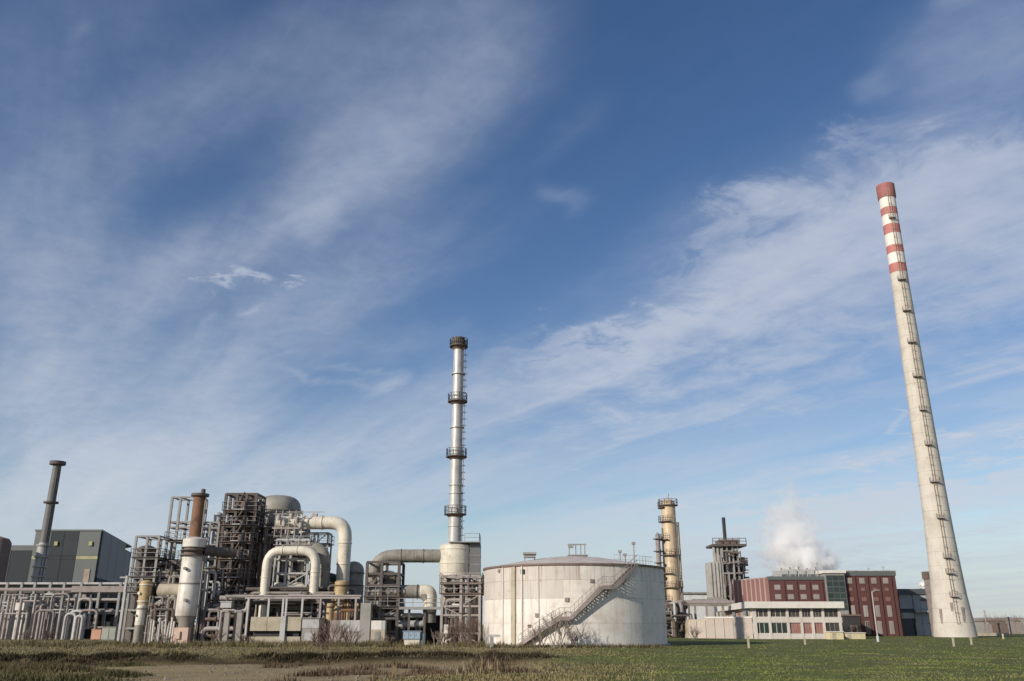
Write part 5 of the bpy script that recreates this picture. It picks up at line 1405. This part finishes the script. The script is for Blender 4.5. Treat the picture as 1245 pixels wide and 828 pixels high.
    part('wall', MB().box(x0, x1, 178, 185.8, 0, Z(749, 178)), mat('dark_shed_wall', (.035, .035, .035)), Ld)
    part('roof', MB().box(x0 - .2, x1 + .2, 177.8, 185.8, Z(749, 178) + .004, Z(747, 178)), BR, Ld)
    part('door', MB().box(x0 + 1.2, x0 + 2.6, 177.92, 178.02, 0, 2.2), BR, Ld)

    # grey building beside the chimney
    Y = 196.0
    x0, xm, x1 = X(1096, 745, Y), X(1112, 745, Y), X(1137, 745, Y)
    G = thing('grey_building', 'grey sheet-metal building between brick building and chimney', 'building', ((x0 + x1) / 2, Y, 0))
    zt = Z(722.5, Y)
    part('wall', MB().box(x0, x1, Y + .4, Y + 14, 0, zt), mat('slate_cladding', (0.085, 0.095, 0.11)), G)
    for i in range(3):
        a, b = xm + (x1 - xm) * i / 3, xm + (x1 - xm) * (i + 1) / 3
        for za, zb in ((0.02, Z(758, Y)), (Z(758, Y) + .05, Z(741, Y)), (Z(741, Y) + .05, zt)):
            part('panel', MB().box(a + .03, b - .03, Y, Y + .41, za, zb), GGP, G)
    part('panel', MB().box(x0, xm - .05, Y + .1, Y + .41, Z(752, Y), Z(745, Y)), LG, G)
    part('panel', MB().box(x0, xm - .05, Y + .12, Y + .41, Z(740, Y), zt), GGP, G)
    part('window', MB().box(X(1119, 730, Y), X(1126, 730, Y), Y - .05, Y + .01, Z(731, Y), Z(727.5, Y)), GLB, G)
    part('door', MB().box(X(1114, 765, Y), X(1120, 765, Y), Y - .06, Y + .01, 0, Z(757, Y)), LG, G)
    part('roof', MB().box(x0 - .5, x1 + .3, Y - .4, Y + 14.5, zt + .004, Z(716, Y)), mat('slate_cladding', (0.085, 0.095, 0.11)), G)
    part('canopy', MB().box(xm - .2, x1 + .1, Y - 1.2, Y - .01, Z(744.5, Y), Z(742.5, Y)), LG, G)
    zs = Z(716, Y)
    sx = X(1123, 709, Y + 4)
    S = thing('round_tank', 'small silver round tank on the grey building roof', 'tank', (sx, Y + 4, zs))
    rr = M(6.5, 709, Y)
    part('shell', MB().lathe([(rr * .95, zs + .25)] + [(rr * math.cos(t), zs + rr * .75 + rr * math.sin(t)) for t in np.linspace(-.4, math.pi / 2, 10)], sx, Y + 4, 24), SIL, S)
    part('base', MB().lathe([(rr * .8, zs), (rr * .8, zs + .3)], sx, Y + 4, 20), GR, S)
    part('railing', railing_mb([(sx - rr * 1.2, Y + 2.5), (sx + rr * 1.2, Y + 2.5)], zs, .9, 1, .08), GR, S)
    V = thing('exhaust_tower', 'rusty brown exhaust tower left of the chimney foot', 'exhaust', (X(1133, 720, 188), 188, 0))
    xv = X(1133.5, 720, 188)
    part('shaft', MB().box(xv - .95, xv + .95, 187.4, 189, 0, Z(704, 188)), MV, V)
    part('hood', MB().box(xv - 1.15, xv + 1.0, 187.2, 189.2, Z(704, 188) + .005, Z(695, 188)), BR, V)
    part('louvre', MB().box(xv - .8, xv + .7, 187.1, 187.22, Z(703, 188), Z(697, 188)), DK, V)
    part('bracket', MB().box(xv - .2, xv + 1.6, 187.2, 187.38, Z(726, 188), Z(723, 188)), DK, V)

def chimney():
    Y = 170.0
    cx = 83.9
    T = thing('chimney', 'very tall concrete chimney with red and white bands at its top', 'chimney', (cx, Y, 0))
    K = [(0.0, 3.78), (Z(750, Y - 1.6), 3.45), (Z(726, Y - 1.6), 3.12), (Z(680, Y - 1.6), 2.78), (Z(631, Y - 1.6), 2.52), (Z(560, Y - 1.6), 2.28), (Z(500, Y - 1.6), 2.12), (Z(418, Y - 1.6), 1.95), (Z(341, Y - 1.6), 1.76), (Z(300, Y - 1.6), 1.72), (Z(238, Y - 1.6), 1.70), (Z(220, Y - 1.6), 1.70)]
    def rad(z):
        for (za, ra), (zb, rb) in zip(K[:-1], K[1:]):
            if z <= zb: return ra + (rb - ra) * (z - za) / (zb - za)
        return K[-1][1]
    zs0 = Z(329, Y - 1.6)
    # shaft cast in lifts: a shallow joint every few metres
    prof = []
    z = 0.0
    while z < zs0 - .5:
        z2 = min(z + 2.6, zs0)
        prof += [(rad(z) - .0, z + .05), (rad(z2), z2 - .05), (rad(z2) - .045, z2 - .03), (rad(z2) - .045, z2 + .03)]
        z = z2
    part('shaft', MB().lathe(prof, cx, Y, 48), CO, T)
    ed = [329, 318.5, 305.5, 296.5, 282, 271, 259, 250.5, 238.3, 221.5]
    for i, (a, b) in enumerate(zip(ed[:-1], ed[1:])):
        za, zb = Z(a, Y - 1.6), Z(b, Y - 1.6)
        ex = .0 if i < 8 else .16
        pr = [(rad(za) - .05, za), (rad(za) + ex, za + .02), (rad(zb) + ex, zb - .02), (rad(zb) - .05, zb)]
        if i == 8: pr = [(rad(za) - .05, za), (rad(za) + .1, za + .02), (rad(za) + .22, za + .3), (rad(zb) + .22, zb - .1), (rad(zb), zb), (rad(zb) - .3, zb), (rad(zb) - .3, zb - 2), (0, zb - 2)]
        part('painted_band', MB().lathe(pr, cx, Y, 48), WHT if i % 2 else (mat('sooted_red_paint', (0.33, 0.125, 0.115), .75, dirt=(.12, .075, .07), amt=.75, scale=.9, streak=.6) if i == 8 else RED), T, label='white painted band' if i % 2 else 'red painted band')
    # ladder line and rest platforms on the side facing us
    a_cam = math.atan2(-Y, -cx)
    al = a_cam + R_(13)
    n = Vector((math.cos(al), math.sin(al), 0)); t = Vector((-math.sin(al), math.cos(al), 0))
    def wall(z, off=0.0): 
        return Vector((cx, Y, z)) + n * (rad(z) + off)
    ld = MB()
    zz = 2.5
    top = Z(224, Y - 1.6)
    while zz < top - 2:
        z2 = zz + 2
        for s in (-.22, .22):
            ld.bar(wall(zz, .18) + t * s, wall(z2, .18) + t * s, .07)
        for k in range(1):
            zk = zz + k
            c = [wall(zk, .18) + t * .36 * math.cos(u) + n * .5 * math.sin(u) for u in np.linspace(0, math.pi, 5)]
            for p, q_ in zip(c[:-1], c[1:]): ld.bar(p, q_, .045)
            ld.bar(wall(zk, .18) - t * .22, wall(zk, .18) + t * .22, .05)
        zz = z2
    part('ladder', ld, mat('ladder_steel', (0.40, 0.33, 0.25), .8, dirt=(.25, .2, .15), amt=.5), T)
    for py in (266, 341, 379, 417.5, 459, 500, 542, 587, 631, 679, 698, 726):
        z = Z(py, Y - 1.6)
        w = .85 if py in (341, 379, 417.5, 587, 459) else .65
        p0 = wall(z, .8); p1 = wall(z, .0)
        mb = MB()
        pl = [p1 - t * w, p1 + t * w, p0 + t * w, p0 - t * w]
        mb.prism([(v.x, v.y) for v in pl], z, z + .22)
        p = part('rest_platform', mb, MV, T)
        part('railing', railing_mb([(v.x, v.y) for v in (pl[0], pl[3], pl[2], pl[1])], z + .22, .75, .6, .035), MV, p)
    # slots near the foot
    for da, py, hh in ((-33, 751, 1.6), (33, 749, 1.6), (2, 738, .8)):
        a = a_cam + R_(da); z = Z(py, Y - 1.6)
        v = Vector((cx, Y, 0)) + Vector((math.cos(a), math.sin(a), 0)) * (rad(z) - .05)
        u = Vector((-math.sin(a), math.cos(a), 0)) * .22; m_ = Vector((math.cos(a), math.sin(a), 0)) * .14
        part('opening', MB().prism([((v - u - m_).x, (v - u - m_).y), ((v + u - m_).x, (v + u - m_).y), ((v + u + m_).x, (v + u + m_).y), ((v - u + m_).x, (v - u + m_).y)], z - hh, z + hh), MV, T)
    part('lightning_rod', MB().tube([(cx + 1.2, Y, top), (cx + 1.2, Y, top + 1.6)], .06, 6), DK, T)

# ------------------------------------------------------------------ steam
def steam():
    Y = 206.0
    cx = X(972, 695, Y)
    zb = Z(697, Y); zt = Z(572, Y)
    H = zt - zb
    axis = [(0.0, 978, 40), (.12, 972, 54), (.28, 968, 58), (.45, 960, 50), (.65, 956, 42), (.85, 964, 36), (1.0, 972, 26)]
    vs, fs = [], []
    seg = 24
    rnd = random.Random(2)
    for u, px, hw in axis:
        z = zb + H * u
        py = 697 + (572 - 697) * u
        ox = X(px, py, Y) - cx
        for k in range(seg):
            a = 2 * math.pi * k / seg
            rr = M(hw, py, Y) * (1 + .06 * math.sin(3 * a + u * 9))
            vs.append((ox + rr * math.cos(a), rr * .8 * math.sin(a), H * u))
    for i in range(len(axis) - 1):
        for k in range(seg): fs.append((i * seg + k, i * seg + (k + 1) % seg, (i + 1) * seg + (k + 1) % seg, (i + 1) * seg + k))
    fs += [tuple(range(seg))[::-1], tuple((len(axis) - 1) * seg + k for k in range(seg))]
    me = bpy.data.meshes.new('steam_plume'); me.from_pydata(vs, [], fs)
    m = bpy.data.materials.new('steam'); m.use_nodes = True
    q = NT(m.node_tree)
    oc = q.n('ShaderNodeTexCoord').outputs['Object']
    sp = q.n('ShaderNodeSeparateXYZ', ins={0: oc})
    u = q.m('DIVIDE', sp.outputs[2], H)
    cr = q.n('ShaderNodeFloatCurve', ins={1: u})
    # radius (metres / 12) along the height and centre line offset
    cv = cr.mapping.curves[0]
    pr = [(uu, M(hw, 697 - 125 * uu, Y) / 12) for uu, px, hw in axis]
    while len(cv.points) < len(pr): cv.points.new(.5, .5)
    for p, (a, b) in zip(cv.points, pr): p.location = (a, b); p.handle_type = 'VECTOR'
    cr.mapping.update()
    rad = q.m('MULTIPLY', cr.outputs[0], 12.0)
    cc = q.n('ShaderNodeFloatCurve', ins={1: u})
    cv = cc.mapping.curves[0]
    pr = [(uu, (X(px, 697 - 125 * uu, Y) - cx) / 12 + .5) for uu, px, hw in axis]
    while len(cv.points) < len(pr): cv.points.new(.5, .5)
    for p, (a, b) in zip(cv.points, pr): p.location = (a, b); p.handle_type = 'VECTOR'
    cc.mapping.update()
    xo = q.m('MULTIPLY', q.m('SUBTRACT', cc.outputs[0], .5), 12.0)
    dx = q.m('DIVIDE', q.m('SUBTRACT', sp.outputs[0], xo), rad)
    dy = q.m('DIVIDE', q.m('DIVIDE', sp.outputs[1], rad), .8)
    rr = q.m('SQRT', q.m('ADD', q.m('MULTIPLY', dx, dx), q.m('MULTIPLY', dy, dy)))
    n1 = q.noise(oc, .22, 7, .6, .5); n2 = q.noise(oc, .75, 4, .6)
    nz = q.m('ADD', q.m('MULTIPLY', n1.outputs[0], .75), q.m('MULTIPLY', n2.outputs[0], .25))
    body = q.m('SUBTRACT', q.m('ADD', q.m('MULTIPLY', q.m('SUBTRACT', nz, .5), 2.6), q.rng(u, 0, 1, .72, .40)), q.m('MULTIPLY', rr, .85))
    den = q.rng(body, .0, .55, 0, 1, True)
    fade = q.n('ShaderNodeFloatCurve', ins={1: u}); cv = fade.mapping.curves[0]
    pr = [(0, .95), (.22, .75), (.42, .36), (.7, .15), (1, .03)]
    while len(cv.points) < len(pr): cv.points.new(.5, .5)
    for p, (a, b) in zip(cv.points, pr): p.location = (a, b); p.handle_type = 'VECTOR'
    fade.mapping.update()
    den = q.m('MULTIPLY', q.m('MULTIPLY', den, fade.outputs[0]), 1.3)
    pv = q.n('ShaderNodeVolumePrincipled')
    pv.inputs['Color'].default_value = (.995, .993, .99, 1)
    pv.inputs['Anisotropy'].default_value = 0.0
    q.put(pv.inputs['Density'], den)
    q.n('ShaderNodeOutputMaterial', ins={1: pv.outputs[0]})
    me.materials.append(m)
    o = bpy.data.objects.new('steam_plume', me); COL.objects.link(o)
    o.location = (cx, Y, zb)
    o['label'] = 'white steam plume rising behind the brick building roof'
    o['category'] = 'steam'

# ------------------------------------------------------------------ posts, lamps, bushes, far edge
def street_things():
    Y = 126.0
    x = X(1066.5, 770, Y)
    T = thing('street_lamp', 'tall thin street lamp standing in the grass before the brick building', 'street lamp', (x, Y, 0))
    zt = Z(719, Y)
    part('pole', MB().tube([(x, Y, 0), (x, Y, zt - .3), (x + .05, Y, zt)], [.11, .08, .07], 10), LG, T)
    part('base', MB().lathe([(.2, 0), (.2, .7), (.12, .8)], x, Y, 12), LG, T)
    part('arm', MB().bar((x, Y, zt), (x + .75, Y - .1, zt + .12), .07), LG, T)
    part('lamp_head', MB().box(x + .35, x + 1.05, Y - .22, Y + .04, zt + .1, zt + .24), GR, T)
    # short marker posts
    labs = ((1160, 786, 776, 'pale marker post just left of the chimney centre line'), (1181.5, 784, 775.5, 'pale marker post at the right foot of the chimney'), (910.5, 788, 774, 'pale marker post before the corner of the white building'), (979, 784, 777, 'short marker post before the middle bay of white building'), (1220, 777, 771, 'yellowish marker post far right of the chimney'))
    for px, pb, pt, lab in labs:
        y = EYE / -(ray(px, pb)[2] / ray(px, pb)[1])
        xx = X(px, pb, y)
        solo('marker_post', MB().box(xx - .09, xx + .09, y - .09, y + .09, -.05, Z(pt, y)).prism([(xx - .12, y - .12), (xx + .12, y - .12), (xx + .12, y + .12), (xx - .12, y + .12)], Z(pt, y) + .003, Z(pt, y) + .06), CBG if px != 1220 else YB, lab, 'marker post', (xx, y, 0), 'marker posts in the grass')
    # sign in front of the tank
    y = 94.0
    xx = X(598, 775, y)
    S = thing('notice_board', 'blank T-shaped board on a post before the white tank', 'notice board', (xx, y, 0))
    part('post', MB().box(xx - .18, xx + .18, y - .08, y + .08, 0, Z(774, y)), GR, S)
    part('board', MB().box(X(592, 773, y), X(608, 773, y), y - .12, y + .06, Z(774.5, y), Z(771.5, y)), LG, S)
    # far right: low walls, sheds, poles
    Y = 235.0
    W = thing('ruined_wall', 'long low brown ruined wall on the right horizon', 'wall', (X(1235, 765, Y), Y, 0))
    rnd = random.Random(12)
    xs = np.linspace(X(1188, 765, Y), X(1320, 765, Y), 15)
    for a, b in zip(xs[:-1], xs[1:]):
        part('panel', MB().box(a + .03, b - .03, Y, Y + .5, 0, Z(757, Y) + rnd.uniform(-.5, .8)), rnd.choice([MV, MV, CG, BR]), W)
    B = thing('low_concrete_ledge', 'pale low concrete ledge in the grass right of the chimney', 'ledge', (X(1210, 771, 190), 190, 0))
    for i in range(4):
        a = X(1193 + i * 8.5, 771, 190)
        part('slab', MB().box(a, a + 1.42, 190, 191.5, 0, Z(769.5, 190)), CBG, B)
    for px, yy, pt, nm, lab in ((1228.5, 185, 750, 'utility_pole', 'short bare pole at the right edge of picture'), (1200.5, 230, 742, 'utility_pole', 'thin pole on the horizon nearer the chimney')):
        xx = X(px, 765, yy)
        solo(nm, MB().tube([(xx, yy, 0), (xx, yy, Z(pt, yy))], .14, 8).bar((xx - .5, yy, Z(pt + 1, yy)), (xx + .5, yy, Z(pt + 1, yy)), .1), MV, lab, 'pole', (xx, yy, 0), 'poles on the right horizon')
    ds = thing('far_shed', 'low grey roofed shed on the far right horizon', 'shed', (X(1240, 762, 300), 300, 0))
    a, b = X(1205, 762, 300), X(1265, 762, 300)
    part('wall', MB().box(a, b, 300, 310, 0, Z(755, 300)), CG, ds)
    part('roof', MB().prism([(a - .5, 299.4), (b + .5, 299.4), (b + .5, 310.5), (a - .5, 310.5)], Z(755, 300) + .01, Z(751, 300)), MV, ds)

def shrub_mb(x, y, z, h, spread, n, seed, depth=3, tw=.045):
    rnd = random.Random(seed)
    mb = MB()
    def grow(p, d, L, r, lev):
        q_ = p + d * L
        mid = p + d * (L * .5) + Vector((rnd.uniform(-1, 1), rnd.uniform(-1, 1), rnd.uniform(-.3, .5))) * L * .07
        mb.tube([p, mid, q_], [r, r * .85, r * .65], 3, smooth=False)
        if lev == 0: return
        for _ in range(rnd.choice((2, 3, 3))):
            nd = (d + Vector((rnd.uniform(-1, 1), rnd.uniform(-1, 1), rnd.uniform(-.35, .7))) * .62).normalized()
            t = rnd.uniform(.45, 1.0)
            grow(p + d * L * t, nd, L * rnd.uniform(.5, .8), r * .6, lev - 1)
    for _ in range(n):
        a = rnd.uniform(0, 6.283)
        d = Vector((math.cos(a) * spread, math.sin(a) * spread, 1)).normalized()
        p = Vector((x + rnd.uniform(-.4, .4) * spread * h, y + rnd.uniform(-.3, .3) * spread * h, z))
        grow(p, d, h * rnd.uniform(.35, .5), tw, depth)
    return mb

def bushes():
    spec = [
        (383, 792, 100, 2.2, .55, 12, TWR, 'bare reddish bush left before the mauve-grey shed'),
        (405, 795, 98, 3.2, .5, 14, TWR, 'tall bare reddish bush in front of mauve-grey shed'),
        (425, 792, 101, 2.6, .5, 12, TWR, 'bare reddish bush close to the concrete pier'),
        (395, 797, 88, 1.5, .7, 9, TWR, 'low bare bush nearest to the dirt track'),
        (556, 784, 104, 3.4, .5, 13, TWR, 'bare brown bush at the left foot of reactor frame'),
        (574, 784, 103, 3.9, .5, 14, TWR, 'tall bare brown bush between reactor frame and white tank'),
        (655, 787, 94.2, 2.7, .45, 11, TWG, 'grey bare bush at the foot of the tank stairway'),
        (679, 788, 93, 4.4, .4, 13, TWG, 'tallest grey bare bush before the white tank'),
        (697, 787, 94.2, 2.6, .45, 10, TWG, 'small grey bare bush right of the tallest one at the tank'),
        (300, 781, 108, 1.8, .6, 9, TWR, 'bare bush by the left end of beige basin'),
        (30, 773, 143, 2.2, .7, 9, TWG, 'grey scrub bush under the left riser pipes'),
        (1040, 775, 158, 3.2, .6, 12, TWR, 'dark bare bush behind the flat yellow kiosk'),
        (60, 772, 138, 1.9, .7, 9, TWR, 'low bare bush before the looped risers at the left'),
        (205, 780, 110, 1.6, .7, 8, TWG, 'low grey bush before the row of pale upright pipes'),
        (262, 780, 109, 2.1, .6, 9, TWR, 'bare bush between the white column and concrete posts'),
        (470, 783, 103, 1.7, .7, 9, TWG, 'low grey bush before the dark frame and blue cabinet'),
        (533, 783, 102, 2.3, .5, 10, TWG, 'grey bare bush left of the reactor frame corner'),
        (845, 775, 146, 2.6, .6, 11, TWG, 'bare scrub bush at the left end of panel annex'),
    ]
    for i, (px, pb, Y, h, sp, n, m, lab) in enumerate(spec):
        x = X(px, pb, Y)
        z = float(height(np.array([x]), np.array([Y]))[0]) - .05
        mb = shrub_mb(x, Y, z, h, sp, n, 100 + i)
        solo('bare_bush', mb, m, lab, 'bush', (x, Y, z), 'bare winter bushes')
    rnd = random.Random(77)
    wh = ['leftmost of the bare trees on the right horizon', 'second bare tree from chimney on the right horizon', 'middle bare tree on the right horizon', 'fourth bare tree from chimney on the right horizon', 'bare tree beside the short pole at the right edge', 'last bare tree at the right picture edge']
    for i, px in enumerate((1194, 1205, 1213, 1222, 1231, 1242)):
        Y = 255 + rnd.uniform(0, 30)
        x = X(px, 760, Y); h = rnd.uniform(4.0, 6.0)
        T = thing('bare_tree', wh[i], 'tree', (x, Y, 0), 'bare trees on the right horizon')
        part('trunk', MB().tube([(x, Y, 0), (x + .1, Y, h * .25), (x - .05, Y, h * .5)], [.2, .16, .1], 6), TWG, T)
        part('crown', shrub_mb(x, Y, h * .25, h * .85, .7, 9, 300 + i, 3, .06), TWG, T)
    # far hedge line, reads as one mass
    mb = MB()
    for i in range(46):
        Y = 420 + rnd.uniform(-20, 30)
        x = X(1180 + i * 3.6, 759, Y)
        sm = shrub_mb(x, Y, 0, rnd.uniform(4, 7), .8, 5, 900 + i, 2, .14)
        mb.add(sm.v, sm.f)
    o = part('far_hedge', mb, TWG); o['kind'] = 'stuff'

ground()
storage_tank()
steel_stack()
centre_units()
main_unit()
left_end()
right_side()
chimney()
steam()
street_things()
bushes()
vegetation()
